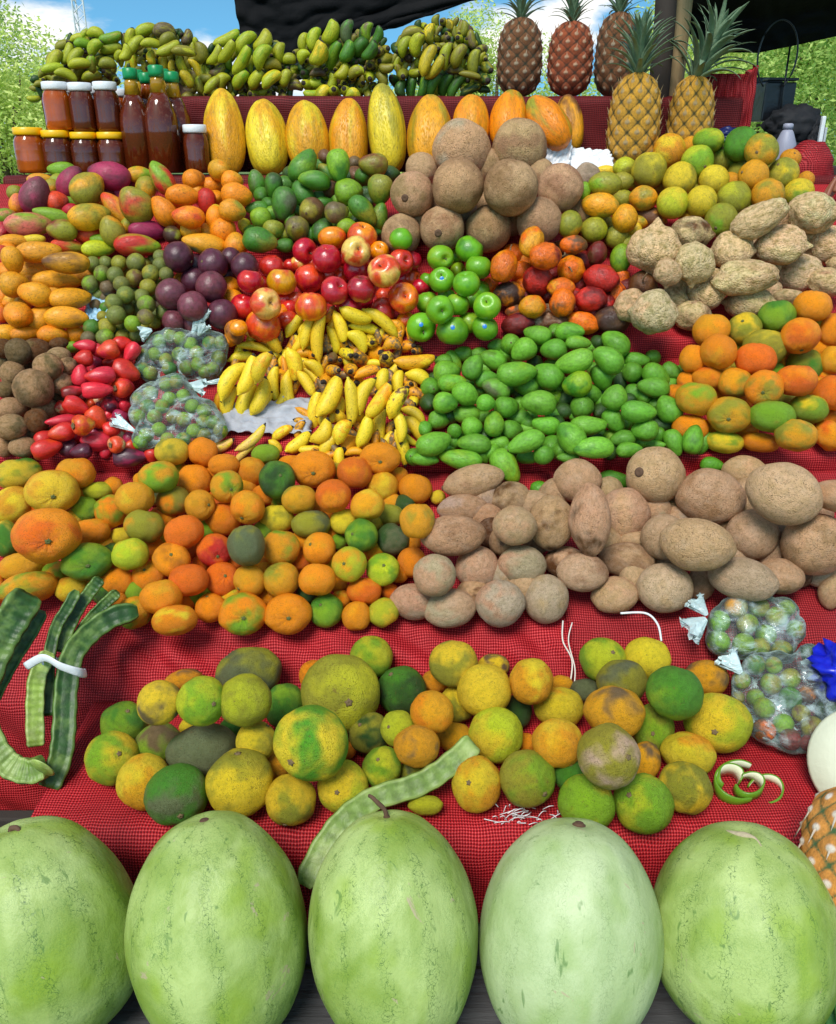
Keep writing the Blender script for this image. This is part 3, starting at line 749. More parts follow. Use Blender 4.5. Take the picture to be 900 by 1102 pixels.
bunch('green_banana_bunch', 'plump green banana bunch beside the black tarp corner', GB, 265, 75, 2.75, '''
180 165 82 36 25 1 yg/lg;285 195 82 42 45 2 yg/lg;385 180 65 48 50 2 yg/ol;110 260 62 32 50 1 yg/ol;180 240 72 36 50 2 yg;265 290 86 40 55 2 yg/lg;385 270 72 46 55 3 yg/lg;485 245 52 38 80 2 yg/ol
195 305 38 30 90 1 lg;130 345 48 35 30 1 kh/ol;535 285 42 35 0 1 yg/ol;320 310 52 26 80 1 yg;440 320 52 35 0 1 ol;100 430 62 32 40 2 yg/ol;160 410 48 40 50 2 yg;260 400 62 40 50 3 yg/lg;350 400 60 40 50 3 yg/ol
435 400 66 40 35 3 yg/ye;515 390 48 38 60 2 yg/ol;275 495 32 1 yg/kh;340 490 38 2 yg/kh;430 495 32 1 ol;505 495 32 1 ol/kh;570 440 42 35 0 1 kh/ol;60 390 36 30 0 0 ol;470 450 34 0 ol;220 370 34 0 ol
400 340 34 0 ol;310 240 30 0 ol;200 470 40 22 20 0 ol;70 310 30 0 dg;520 330 30 0 dg;60 480 30 0 ol;130 490 26 0 ol''', 'greenbanana', 'greenbanana', 5.294, (210, 10), 7, stalk=[(250, 95, 6), (262, 70, 6), (280, 45, 5)])
bunch('green_banana_bunch', 'mixed green and yellowish banana bunch between the second and third papayas', GB, 370, 75, 2.75, '''
620 190 52 32 80 1 yg;680 170 64 40 70 2 yg/lg;770 130 66 50 60 2 yg/lg;700 250 66 54 60 3 yg/ye;620 270 42 35 45 2 yg;585 245 24 0 ol;790 265 82 40 65 2 lg/gr;865 240 60 45 60 3 gr/lg;870 130 64 42 80 2 gg/gr
835 350 50 38 50 2 yg/ol;640 435 36 1 yg;690 420 46 32 0 1 yg/ol;775 410 42 30 70 1 yg;660 480 42 30 0 2 yg/lg;730 480 50 40 50 2 yg/ye;800 480 40 2 yg/ol;860 420 34 1 ol;870 485 38 2 yg
700 365 46 26 0 0 kh/db;760 350 34 0 ol;890 365 34 1 ye/ol;620 370 36 0 dg
940 215 58 44 50 2 gr/dg;995 235 56 40 50 3 gr/dg;985 125 48 36 75 2 lg/kh;1035 150 50 34 60 1 gr/dg;1038 245 38 2 kh/ol;1083 235 34 1 ol;1090 285 38 1 ol;918 360 48 36 20 2 ol/yg;995 310 36 2 kh/ol
1003 385 36 2 yg/ol;1090 330 44 30 0 1 ol;880 300 30 0 ol;940 430 32 1 ol;900 490 42 36 0 2 yg/ye;978 475 30 1 ol;1062 400 46 34 -60 1 ol;895 305 30 0 dg;1040 330 34 0 ol;950 300 30 0 dg;1010 440 30 0 ol;930 370 26 0 dg''', 'greenbanana', 'greenbanana', 5.294, (210, 10), 7, stalk=[(350, 100, 6), (370, 75, 6), (380, 40, 5)])
bunch('green_banana_bunch', 'banana bunch with dark green bottom hand left of the pineapples', GB, 480, 75, 2.75, '''
390 140 66 36 10 1 ol/yg;350 210 58 35 60 1 yg/ol;420 200 62 46 70 2 yg/ol;300 220 30 0 dg;480 290 86 42 65 3 ye/ol;520 330 76 36 50 2 ye/ol;495 140 54 38 85 2 ol/ye;530 65 32 27 90 1 ol
600 95 36 28 90 1 ol/ye;685 110 40 28 80 1 ol;570 165 34 1 ol/kh;655 175 34 1 yg/ol;730 170 48 32 -75 2 ol/kh;785 225 32 1 kh/ol;585 265 72 36 75 2 yg/kh;655 265 66 42 60 3 ol/kh;745 300 66 42 80 2 ol
815 320 40 1 ol/dg;345 370 36 2 ol;405 360 30 1 yg/ol;380 290 36 0 db;535 215 34 1 ol;640 350 52 24 0 2 kh/ol;720 375 62 22 -10 2 ol;810 400 40 1 ol/dg
330 455 46 36 90 2 dg/gr;390 450 58 34 80 3 gr/dg;450 445 60 34 75 3 gr/lg;515 430 66 36 60 3 gr/dg;580 435 66 36 65 3 gr/dg;640 445 76 36 55 3 gr/dg;720 460 60 32 25 2 dg/ol;290 410 34 1 dg
600 220 30 0 ol;450 260 34 0 ol;700 240 34 0 dg;780 360 34 0 dg;560 360 34 0 dg;440 330 30 0 ol;480 390 30 0 dg;800 460 34 22 0 0 dg''', 'greenbanana', 'greenbanana', 5.294, (370, 10), 7, stalk=[(455, 95, 6), (480, 65, 6), (505, 30, 4)])
YB = 'ripe banana bunches in the middle tier'
bunch('banana_bunch', 'ripe spotted banana bunch next to the bagged green fruits', YB, 290, 400, 2.0, '''
145 228 54 25 0 1 ye;105 310 82 38 50 2 ye;160 290 76 36 65 3 ye;215 260 62 36 60 4 ye/yo;95 390 62 33 70 1 ye;155 390 76 35 65 2 ye;205 370 72 35 65 3 ye;265 325 68 28 88 3 ye;320 355 80 30 -85 2 ye
330 250 60 36 -80 3 ye/yo;295 228 36 24 60 1 ye;380 320 52 27 -60 3 ye;410 270 48 28 -50 2 ye;375 250 36 24 -30 1 ye;200 150 62 22 -30 1 mw/ye;235 150 72 28 -50 2 ye;190 190 62 20 -15 2 ye;250 190 40 20 0 0 ye
60 380 40 20 70 0 yo;240 225 30 0 ye;75 400 40 18 80 0 ye;280 290 30 0 yo''', 'banana', 'banana', 3.4615, (220, 320), 3, stalk=None)
bunch('banana_bunch', 'largest ripe banana bunch, piled beside the green mangoes', YB, 390, 410, 2.0, '''
335 105 50 26 50 1 ye;385 125 66 28 70 2 ye;430 150 86 30 82 3 ye;350 165 42 22 60 1 ye;370 210 34 20 0 0 yo;480 160 52 25 -75 2 ye;505 110 58 30 -75 3 ye;565 65 62 33 -20 3 ye;600 115 60 26 -12 2 ye;660 95 80 29 -40 2 ye
570 165 50 34 -50 1 ye;630 170 28 1 ye/br;720 115 36 25 -60 1 yo/br;700 180 34 30 0 2 yo/kh;750 185 30 1 yo/br;475 225 24 1 kh/br;485 270 28 1 yo/kh;530 210 30 2 ye/kh;540 270 30 2 yo/kh;590 235 38 2 yo/kh
610 280 52 26 15 2 yo/kh;675 235 40 2 ye/kh;785 235 76 34 5 2 yo/ye;465 370 82 44 60 3 ye;415 425 75 32 80 2 ye;545 390 86 32 -88 3 ye;490 415 56 33 70 2 ye;600 365 70 34 65 3 ye;650 385 76 36 55 4 ye/yo
665 310 46 30 80 4 ye;725 315 44 28 85 3 ye;800 305 52 33 -30 3 ye;720 390 64 36 60 3 ye/br;790 360 36 28 -20 2 yo/br;780 440 52 26 -35 2 ye;785 490 56 30 -55 2 ye;725 480 62 28 -80 2 ye;735 560 66 28 -75 1 ye
660 480 66 30 85 2 ye;595 500 60 34 70 2 ye;435 500 52 38 50 2 ye;515 500 48 36 60 3 ye/yo;350 540 56 32 35 1 ye;465 550 52 30 50 2 ye;390 565 42 22 0 1 ye;505 600 42 25 90 2 ye;560 580 36 20 0 1 yo
450 300 40 0 yo;560 320 40 0 yo;640 210 40 0 yo;620 440 40 0 yo;700 430 40 0 yo;540 540 40 0 yo;420 225 30 0 yo;750 270 34 0 yo;560 450 34 0 ye;680 360 30 0 ye;610 560 30 20 0 0 yo''', 'banana', 'banana', 3.4615, (220, 320), 3, stalk=None)
heap('loose_banana', 'loose banana', 'banana', 'lying below the left banana bunch', 'banana', 'banana', 3, (220, 320), 3.4615, '''
50 552 60 24 12 4 mw/ye;175 525 70 23 38 2 mw/ye;290 505 44 24 30 2 ye/yo;265 555 32 20 -50 1 ye;150 580 52 17 40 1 mw/ye''', plural='loose bananas')
# ================================================================ PAPAYAS, JARS, BOTTLES
heap('papaya', 'papaya', 'papaya', 'standing in the row below the bananas', 'papaya', 'papaya', 6, (0, 0), 1, '''
242 144 46 21 90 1 yo/ye*;287 149 41 22 93 1 ye/yo*;331 149 38 22.5 92 1 yo/ye*;375 151 41 21 88 1 yo/ye*;416 140 46 20 96 2 ye/ol*;463 145 41 24 88 1 yo/ol*;507 135 30 19.5 88 1 yo/or*;548 130 33 20 86 1 or/ol*
590 132 33 19 130 1 or/ol*;613 133 30 15 100 0 yo/br*;208 165 24 10 90 0 yo*''')
def lathe_part(name, prof, mat, parent, n=28):
    mb = MB(); mb.lathe(prof, n); return mb.build(name, M[mat], parent)
def jar(px, ytop, ybot, wpx, Y, mat, lid, label, zbase=None, ribbed=True):
    # standing upright at depth Y
    d = D(px, ytop); t = Y / d.y; top = CAM + d * t
    z0 = zbase if zbase is not None else Z6 + .006
    h = top.z - z0; r = wpx / 2 * t / F
    root = empty('honey_jar', (top.x, Y, z0)); tag(root, label, 'jar', 'jars of honey on the upper shelf')
    hb = h * .86
    lathe_part('jar_body', [(r * .86, 0), (r * .97, h * .03), (r, h * .1), (r * .985, h * .3), (r, h * .5), (r, h * .62), (r * .93, h * .74), (r * .8, h * .81), (r * .78, hb)], mat, root)
    b = lathe_part('lid', [(r * .88, hb - h * .03), (r * .93, hb), (r * .93, h * .985), (r * .87, h), (0.01, h)], lid, root)
    return root
Yj = L6.x + .055
jar(29, 137, 0, 33, Yj, 'honey', 'yellowlid', 'outermost yellow-lidded amber jar, bottom row at the left end')
jar(59, 140, 0, 32, Yj, 'honeydark', 'yellowlid', 'yellow-lidded honey jar under the outermost white-lidded jar')
jar(89, 142, 0, 30, Yj, 'honeydark', 'yellowlid', 'yellow-lidded honey jar, third along the bottom row')
jar(118, 142, 0, 30, Yj, 'honeydark', 'yellowlid', 'yellow-lidded honey jar nearest the dark bottles')
zt = W(118, 141, Yj / D(118, 141).y).z + .002
jar(58, 88, 0, 29, Yj + .01, 'honey', 'white', 'white-lidded amber jar stacked above, nearest the trees', zt + .001)
jar(85, 89, 0, 27, Yj + .01, 'honeydark', 'white', 'white-lidded jar, middle of the three stacked up high', zt - .002)
jar(112, 88, 0, 27, Yj + .01, 'honeydark', 'white', 'white-lidded jar stacked up high, touching the bottles', zt - .002)
jar(209, 134, 0, 27, Yj + .005, 'honeydark', 'white', 'single short white-lidded jar between bottle and papaya')
jar(71, 92, 0, 24, Yj + .095, 'honey', 'white', 'white-lidded jar in the back row, behind the first two', zt - .002)
jar(99, 93, 0, 22, Yj + .095, 'honeydark', 'white', 'white-lidded jar in the back row, behind the middle jar', zt - .002)
jar(127, 96, 0, 22, Yj + .095, 'honey', 'white', 'white-lidded jar half hidden behind the leftmost bottle', zt - .006)
jar(217, 140, 0, 24, Yj + .09, 'honeydark', 'white', 'short white-lidded jar hidden behind the single short jar')
for hx in (71, 99, 127):        # the second bottom row that carries the back jars
    jar(hx, 143, 0, 22, Yj + .095, 'honeydark', 'yellowlid', {71: 'hidden yellow-lidded jar under the first back-row jar', 99: 'hidden yellow-lidded jar under the middle back-row jar', 127: 'hidden yellow-lidded jar next to the bottles, back row'}[hx])
def bottle(px, ytop, wpx, Y, mat, label, neckmat='honeylight'):
    d = D(px, ytop); t = Y / d.y; top = CAM + d * t; z0 = Z6 + .006; h = top.z - z0; r = wpx / 2 * t / F
    root = empty('syrup_bottle', (top.x, Y, z0)); tag(root, label, 'bottle', 'green-capped bottles on the upper shelf')
    lathe_part('bottle_body', [(r * .9, 0), (r, h * .02), (r, h * .48), (r * .95, h * .56), (r * .72, h * .66), (r * .5, h * .75)], mat, root)
    lathe_part('neck', [(r * .5, h * .7502), (r * .4, h * .86), (r * .38, h * .9)], neckmat, root)
    lathe_part('cap', [(r * .44, h * .895), (r * .46, h * .93), (r * .46, h * .99), (r * .38, h), (.004, h)], 'greencap', root)
bottle(139, 73, 34, Yj + .015, 'honeydark', 'dark green-capped bottle beside the stacked jars')
bottle(167, 70, 36, Yj + .01, 'honeydark', 'tallest green-capped bottle, front and centre', 'honeylight')
bottle(184, 77, 34, Yj + .07, 'honeydark', 'green-capped bottle nearest the short jar', 'honeylight')
bottle(156, 78, 30, Yj + .08, 'honeydark', 'green-capped bottle seen in the gap between two front bottles', 'honey')
bottle(147, 75, 28, Yj + .14, 'honey', 'green-capped bottle directly behind the dark one', 'honeylight')
bottle(175, 74, 28, Yj + .15, 'honey', 'green-capped bottle hidden behind the tallest one', 'honeylight')
# ================================================================ PINEAPPLES
def pine_mesh(name, mat, spike=.07, nth=120, nz=110):
    vs, fs, at = [], [], []
    KU, KV, q = 8, 8, 5.0
    def base(th, z):
        zz = (z - .5) * 2
        w = (1 - abs(zz) ** 3.2) ** .5 if abs(zz) < 1 else 0
        return max(.02, w) * (1 - .06 * zz)
    for i in range(nz + 1):
        z = i / nz; zc = .5 - .5 * math.cos(PI * z) if 0 else z
        for k in range(nth):
            th = 2 * PI * k / nth
            u = KU * th / (2 * PI) + z * q; v = KV * th / (2 * PI) - z * q
            fu, fv = u - math.floor(u), v - math.floor(v)
            e = (math.sin(PI * fu) * math.sin(PI * fv)) ** .55
            r = base(th, zc); b = .085 * e + (.05 * math.exp(-((fu - .5) ** 2 + (fv - .5) ** 2) / .012))
            vs.append(Vector((math.cos(th) * (r + b * min(1, r * 2)), math.sin(th) * (r + b * min(1, r * 2)), (zc - .5) * 2)))
            at.append(e * (.7 + .6 * math.exp(-((fu - .5) ** 2 + (fv - .45) ** 2) / .02)))
    for i in range(nz):
        for k in range(nth):
            k2 = (k + 1) % nth; fs.append((i * nth + k, i * nth + k2, (i + 1) * nth + k2, (i + 1) * nth + k))
    rn = random.Random(3)
    for a in range(-20, 30):
        for b in range(-20, 30):
            z = (a - b) / (2 * q); th = (a + b + 1) / (2 * KU) * 2 * PI
            if not (0.03 < z < .97) or not (0 <= th < 2 * PI): continue
            r = base(th, z) + .10; c = Vector((math.cos(th) * r, math.sin(th) * r, (z - .5) * 2))
            rad = Vector((math.cos(th), math.sin(th), 0)); tan = Vector((-math.sin(th), math.cos(th), 0)); up = Vector((0, 0, 1))
            L = spike * rn.uniform(.8, 1.5); i0 = len(vs)
            vs += [c - rad * .05 + tan * .045, c - rad * .05 - tan * .045, c - rad * .02 + up * -.03, c + rad * L * .9 + up * L * 1.6]
            at += [.8, .8, .8, 1]; fs += [(i0, i0 + 1, i0 + 3), (i0 + 1, i0 + 2, i0 + 3), (i0 + 2, i0, i0 + 3)]
    return make_mesh(name, vs, fs, attr=at, mats=[M[mat]])
def crown_mesh(name, seed, n=46, L=1.0, spread=1.0, mat='pineleaf'):
    rn = random.Random(seed); mb = MB()
    for i in range(n):
        f = i / n; az = i * 2.39996 + rn.uniform(-.2, .2); el = R(8 + 72 * f ** .7) ; ln = L * (0.45 + .75 * math.sin(PI * (.2 + .6 * f))) * rn.uniform(.85, 1.15)
        out = Vector((math.cos(az), math.sin(az), 0)); pts = []
        z0 = f * .5 * L
        e0 = el + .5; e1 = el - rn.uniform(.2, .9) * spread
        p = Vector((0, 0, z0)) + out * .12 * (1 - f)
        m = 8
        for k in range(m + 1):
            pts.append(p.copy()); e = e0 + (e1 - e0) * k / m
            e = min(e, R(88)); p = p + (out * math.cos(e) + Vector((0, 0, 1)) * math.sin(e)) * ln / m
        wd = [.085 * L * math.sqrt(max(.001, 1 - (k / m) ** 1.5)) * (1 if k else .8) for k in range(m + 1)]
        side = Vector((-math.sin(az), math.cos(az), 0))
        mb.tube(pts, wd, 6, sect=lambda a: (math.cos(a), math.sin(a) * .16 + .25 * abs(math.cos(a))), ref=Vector((out.x * -.01, out.y * -.01, 0)) + out.cross(side) if 0 else out.cross(side), cap=False)
    return make_mesh(name, mb.v, mb.f, mats=[M[mat]])
PM = {k: pine_mesh('pineapple_body', k, .11 if k == 'pine_close' else .07) for k in ('pine_gold', 'pine_red', 'pine_dark', 'pine_close')}
def pineapple(px, ytop, ybot, wpx, zb, mat, label, crownlen, Yd, seed, lean=(0, 0), n=46, spread=1.0, leafmat='pineleaf', name='pineapple'):
    d = D(px, ybot); t = (zb - CAM.z) / d.z if abs(d.z) > .02 else 0
    t = Yd / d.y; p = CAM + d * t
    z0 = zb; top = CAM + D(px, ytop) * (Yd / D(px, ytop).y); h = top.z - z0; r = wpx / 2 * t / F / 1.1
    root = empty(name, (p.x, Yd, z0)); tag(root, label, 'pineapple', 'whole pineapples on the upper shelves')
    root.rotation_euler = (lean[0], lean[1], seed * 1.1)
    b = mesh_obj('skin', PM[mat], parent=root); b.scale = (r, r, h / 2); b.location = (0, 0, h / 2)
    c = mesh_obj('crown', crown_mesh('pineapple_crown', seed, n, 1, spread, leafmat), parent=root); cl = crownlen * t / F; c.scale = (cl,) * 3; c.location = (0, 0, h * .955)
    if seed == 2: c.matrix_basis = Matrix.Translation((0, 0, h * .95)) @ Matrix.Rotation(-2.2, 4, 'Z') @ Matrix.Rotation(.38, 4, 'Y') @ Matrix.Rotation(2.2, 4, 'Z') @ Matrix.Diagonal((cl, cl, cl, 1))
    return root
pineapple(679, 77, 170, 56, Z6 + .006, 'pine_gold', 'largest golden pineapple, standing in front with an upright crown', 42, L6.x + .10, 1, n=64, spread=1.0)
pineapple(740, 80, 158, 49, Z6 + .006, 'pine_gold', 'golden pineapple with long leaves splaying outward, beside the post', 52, L6.x + .17, 2, n=52, spread=1.4)
pineapple(558, 18, 98, 49, Z7 + .004, 'pine_dark', 'dark brown pineapple closest to the bananas, on back shelf', 30, Y7 + .14, 3)
pineapple(612, 22, 96, 49, Z7 + .004, 'pine_red', 'reddish pineapple, middle of the three on back shelf', 26, Y7 + .13, 4)
pineapple(661, 12, 92, 46, Z7 + .004, 'pine_dark', 'dark pineapple half hidden behind the largest golden one', 28, Y7 + .17, 5)
# ================================================================ FRUIT (positions read off the photo, resting on the trays)
# --- tier 5
heap('mango', 'mango', 'mango', 'in the mixed mango pile', 'mango', 'mango', 5, (0, 160), 3, '''
198 66 42 24 0 0 lg;187 108 26 24 0 0 lg/ol;230 110 54 38 60 1 mg/pl;353 83 64 42 -10 2 mg/pu;285 132 58 48 40 2 ol/yo;110 148 58 44 60 2 mg/pl;130 100 40 18 0 0 yo/pk
183 168 36 32 0 1 ro/pk;228 198 26 22 0 1 cr;55 178 32 22 80 1 or/pk;20 215 32 24 0 1 lg/pk;92 242 70 38 0 2 pk/lg;8 265 26 1 cr/pk;172 215 60 24 -15 1 lg
200 265 46 33 -5 2 ol/dr;290 217 65 42 5 2 yo/ol;285 280 43 28 0 1 ro/yo;367 265 48 38 -70 2 ol/yo;452 85 40 25 0 1 yo/lg;475 130 38 31 90 1 ol/yo;525 95 56 34 -60 2 rd/lg
435 185 60 50 -60 2 ol/rd;375 195 60 30 -50 1 yo/ro;480 267 62 30 -5 1 mg/pu;445 315 72 35 -5 2 rd/lg;318 325 52 27 0 1 yg/lg;220 318 52 24 -10 1 ro/ol;350 150 28 0 dr;50 140 24 0 ol
250 240 24 0 ol;400 100 28 0 yo;330 170 24 0 or''', plural='mangoes')
heap('small_mango', 'little mango', 'mango', 'in the orange mango cluster', 'mango', 'mango', 5, (0, 160), 3, '''
627 98 36 32 0 2 or/br*;590 155 52 33 -5 2 or/yo;527 203 50 36 -60 2 or/yo;608 218 50 34 -5 2 or/ro;617 262 34 26 0 1 yo;712 72 34 1 yo/or;685 118 32 28 0 0 or;750 105 34 30 0 1 or/yo
765 148 48 38 -10 2 or;700 160 26 0 or;750 203 42 33 -10 2 yo/ol;690 225 38 26 80 1 or;725 270 44 40 90 1 or;665 170 40 30 90 0 rd;660 305 68 32 -10 2 yo/gg;765 310 38 35 90 1 or/yo
560 280 28 1 db/ol;640 235 26 0 or;700 200 20 0 ye;560 235 26 0 or''', plural='little mangoes', stem='eye', stemmat='scar')
heap('small_green_mango', 'unripe mango', 'mango', 'in front of the papayas', 'pear', 'avocado', 5, (250, 140), 3, '''
227 113 56 37 50 2 gr/lg;340 115 50 36 95 3 lg/gr;297 85 20 1 br*;285 115 26 20 0 0 gr;455 108 46 34 0 2 ol/dr;400 145 26 0 br;77 170 40 28 -80 1 gr/gg;130 178 38 27 80 1 dg/gr
175 172 30 24 0 1 gr;265 165 50 29 -10 2 gr/lg;163 238 52 38 80 2 gr/gg;228 203 42 34 -60 1 gr;322 190 26 1 br*;377 195 45 40 0 2 lg/gr;475 192 45 40 90 2 ol/gr;510 140 32 26 0 0 dg
393 105 22 0 kh;80 255 38 22 0 1 gr;285 212 27 17 0 0 gr;300 232 27 18 0 1 gr;252 260 40 2 br/ol*;338 262 38 32 0 2 kh/ol*;422 263 54 32 -45 2 gr/ol;478 278 42 27 80 1 ol/gr
92 290 38 32 -70 2 lg/gr;38 310 24 20 90 1 ye/lg;135 318 35 29 0 2 ol/gr*;205 318 37 2 kh/ol*;295 325 40 32 60 1 gr/dg;372 315 34 27 0 1 lg;90 360 54 38 -10 2 gr/ol;167 370 30 22 0 1 gr
440 330 46 22 0 0 dg/gr;190 140 24 0 dg;370 245 20 0 gr;240 310 22 0 gr;440 230 22 0 dg;120 240 24 0 gr;350 350 22 0 ol;420 150 26 0 gr''', plural='unripe mangoes', stem='eye', stemmat='scar')
heap('big_sapote', 'huge round sapote', 'sapote', 'stacked below the papayas', 'mamey', 'sapote', 5, (0, 0), 1, '''
497 161 31 30 0 2 tp/gt;559 159 29 2 lk/tp;493 200 27.5 3 lk/tp;550 202 28.5 3 lk/tp;454 182 17 0 tp;444 209 23 2 tp/lk;432 252 21 1 tp/lk;476 246 23.5 2 tp/lk;526 246 24 2 tp/lk;580 238 24 2 tp/lk
603 202 24 2 tp/lk;624 228 18 0 lk;632 190 14 0 gt''', stem='scar', stemmat='scar', plural='huge round sapotes')
heap('sweet_lime', 'citrus fruit', 'citrus fruit', 'in the heap below the pineapples', 'orange', 'citrus', 5, (600, 140), 3, '''
362 67 51 2 yo/ye;488 33 47 36 0 1 lg/yg;592 45 48 52 0 1 bg/gr;660 65 53 48 0 2 ol/yo;452 102 50 2 yg/lg;297 130 54 2 ol/ye;540 88 42 0 ol/gr;430 50 28 0 yo;395 160 51 2 ye/ol;505 162 46 2 ye
585 135 32 0 ol;633 148 47 2 yo;728 142 48 2 ye/ol;752 95 32 0 yo;372 235 48 2 yg/ye;465 230 47 2 ye/ol;570 220 51 2 ol/yg;680 210 50 2 yo/ol;778 205 46 2 ye/lg;802 162 27 1 yo
530 290 51 2 ol/lg;435 292 42 1 yo/ye;612 258 34 1 yg;450 200 24 0 ol;700 180 26 0 yo;620 195 26 0 ol;330 180 26 0 ol''', stem='button', stemmat='stem')
heap('hog_plum', 'oval plum', 'hog plum', 'in the small olive plum pile', 'oval', 'jocote', 5, (600, 140), 3, '''
218 122 36 32 0 1 yg/ol;85 200 30 22 80 1 lg;153 175 51 37 0 2 ol/lg;210 165 34 28 0 1 ol;138 243 56 38 -5 2 yo/ol;210 225 32 0 ol;278 220 43 38 0 2 yo/ol;40 305 42 38 90 2 ol/yo
117 322 41 39 0 2 ol/yg;218 285 42 40 90 2 yo/or;305 282 48 30 -15 1 br/yo;190 345 37 35 0 1 ol/dg;205 415 45 33 90 2 lg/gr;250 335 34 22 80 1 ye/ol;158 130 32 15 0 0 ye;250 170 24 0 ol''')
# --- tier 4
heap('yellow_mango', 'yellow mango', 'mango', 'in the small yellow mango pile', 'mango', 'mango', 4, (0, 160), 3, '''
45 302 52 22 0 0 yo;105 292 38 16 0 0 ye;125 330 68 33 0 1 yo;213 365 70 34 -3 2 yo/br;38 360 42 32 100 2 yo;112 393 50 32 0 1 yo/or;45 435 44 40 0 2 yo/or;187 428 76 30 -5 1 yo
113 472 52 38 -20 2 yo/or;227 482 65 35 0 2 yo;55 537 42 2 yo/or;135 545 52 38 25 1 yo/or;215 548 68 34 -5 2 yo/br;20 595 42 30 0 1 yo;82 597 44 26 0 1 or/yo;170 602 46 28 -5 2 or/yo
243 602 36 28 0 1 or;5 475 22 32 0 1 or;4 530 20 30 0 1 do/or;275 408 40 20 0 0 yo;170 505 30 0 or;70 500 26 0 yo;30 330 26 0 or;5 330 20 1 ro''', plural='yellow mangoes')
heap('guaya', 'small green fruit', 'guaya', 'in the tiny lime-like pile', 'ball', 'guaya', 4, (0, 160), 3, '''
300 372 24 1 gy/lg;342 368 21 1 gy;385 370 25 1 ol;440 368 29 1 gy/ol;517 348 21 0 gy;518 375 23 1 gy;330 402 25 2 gy/lg;372 408 26 2 gy;435 418 28 1 ol/br;487 403 27 1 gy/ol
537 406 23 1 gy;293 436 27 1 gy/lg;392 437 25 2 gy/ol;348 448 24 1 kh;478 447 26 1 ol;435 462 18 0 gy;405 472 27 2 gy/ol;458 478 25 1 gy;520 445 21 1 ol;367 497 27 2 gy/ol
412 515 22 1 gy;473 503 28 2 gy/lg;440 522 20 0 gy;375 537 30 2 gy;470 543 25 2 kh/ol;530 528 25 1 gy;297 578 26 1 gr/gy;345 575 27 1 ol;385 572 21 1 gy/ol;428 565 26 2 lg
500 560 22 0 ol;340 610 28 1 gy/lg;285 612 23 1 kh;395 607 22 1 ol;440 602 22 0 gy;470 372 20 0 ol;320 470 20 0 gy;350 610 18 0 ol;460 420 18 0 gy;400 395 18 0 ol;500 480 18 0 ol;235 640 18 1 lg''')
heap('passion_fruit', 'passion fruit', 'passion fruit', 'in the dark purple pile', 'ball', 'passion', 4, (0, 160), 3, '''
577 350 47 1 pu;687 372 47 2 pu;745 352 32 0 pu;790 380 42 1 pu;627 425 40 1 pu;683 447 48 2 pl/pu;553 470 48 2 pl/pu;622 510 47 2 pl/pu;718 535 47 2 pu;562 555 36 1 pl;636 565 42 1 pl/pu''', stem='eye', stemmat='stem')
heap('orange_mango', 'orange-skinned mango', 'mango', 'half hidden beside the passion fruits', 'mango', 'mango', 4, (0, 160), 3, '''
745 447 32 0 or;752 485 30 1 or/yo;762 592 32 38 0 1 or/br;745 615 24 0 or;580 425 24 0 or''', plural='orange-skinned mangoes')
heap('red_apple', 'apple', 'apple', 'in the red apple pile', 'apple', 'apple', 4, (250, 140), 3, '''
233 390 40 1 cr/rd;323 350 44 38 0 0 or/ro;420 345 46 0 ro/or;400 392 46 2 ro/mw*;305 413 46 2 cr/rd;400 455 40 1 cr;128 438 38 1 rd/ro;58 490 40 1 cr/rd;100 497 27 0 rd
160 492 46 2 yo/ro;247 478 46 2 ro/cr;187 438 22 0 rd;330 520 45 2 cr/rd;345 470 30 0 ro;418 515 46 2 cr/dr;492 457 52 3 ro/mw*;545 425 40 1 rd/ro;580 420 32 1 cr
475 390 30 0 or;580 480 30 0 ro;553 542 47 2 ro/or*;490 535 28 0 ro;375 565 42 1 cr;255 568 50 2 ro/or;107 560 49 2 ro/mw*;37 570 40 1 rd/cr;205 548 28 0 ro
485 585 42 1 ro/cr;560 612 28 1 or/ro;100 635 55 1 ro/or;180 615 32 1 ro;310 595 34 0 rd;20 638 28 1 or;430 555 24 0 cr;630 480 20 0 rd''', stem='stalk', stemmat='stem')
heap('green_apple', 'apple', 'apple', 'in the green apple pile', 'apple', 'greenapple', 4, (250, 140), 3, '''
672 412 43 38 0 1 ag/lg*;765 388 44 1 ag/gr;795 445 40 1 ag;728 455 26 0 lg;677 485 40 2 ag;757 498 42 2 ag/gr;630 485 24 0 ag;630 555 36 1 ag/lg;670 580 44 2 ag*;727 565 38 1 ag/lg
823 568 43 2 ag/lg*;765 620 36 0 lg/ye;610 635 46 1 ag;712 645 50 1 ag/gr;815 640 42 1 ag''', stem='stalk', stemmat='stem')
heap('lime', 'lime', 'lime', 'resting against the big brown sapotes', 'ball', 'greenapple', 5, (250, 140), 3, '545 352 36 34 0 2 ag')
heap('tamarillo', 'wrinkled fruit', 'tamarillo', 'in the wrinkled red fruit pile', 'tama', 'tama', 4, (480, 230), 3.75, '''
345 112 64 46 75 2 yo/do*;235 212 64 52 70 2 do/or*;402 172 66 52 0 2 do/dr*;515 125 52 36 0 1 br/do;610 160 45 38 80 1 dr/br;370 270 58 1 dr/rd;505 225 53 2 or/do*;545 195 45 0 dr
628 260 68 50 -10 2 rd/dr;685 322 45 40 90 1 do/dr;255 325 58 50 0 1 db/or;350 375 52 44 0 2 yo/do*;465 300 52 40 0 2 do/yo;470 360 54 50 90 2 do/br;585 345 62 48 0 2 dr/rd
300 235 42 0 do;290 445 62 42 10 1 dr/pu;420 435 68 36 5 1 br/gt;555 440 62 42 -15 1 do/or;672 430 66 54 0 1 db/br;795 290 55 1 db/br*;180 290 32 0 do;870 318 42 27 0 0 dr;270 165 42 0 do
320 330 26 0 dr;430 240 26 0 dr;560 390 26 0 do''', stem='longstalk', stemmat='stem')
JW = 'in the beige jicama pile'
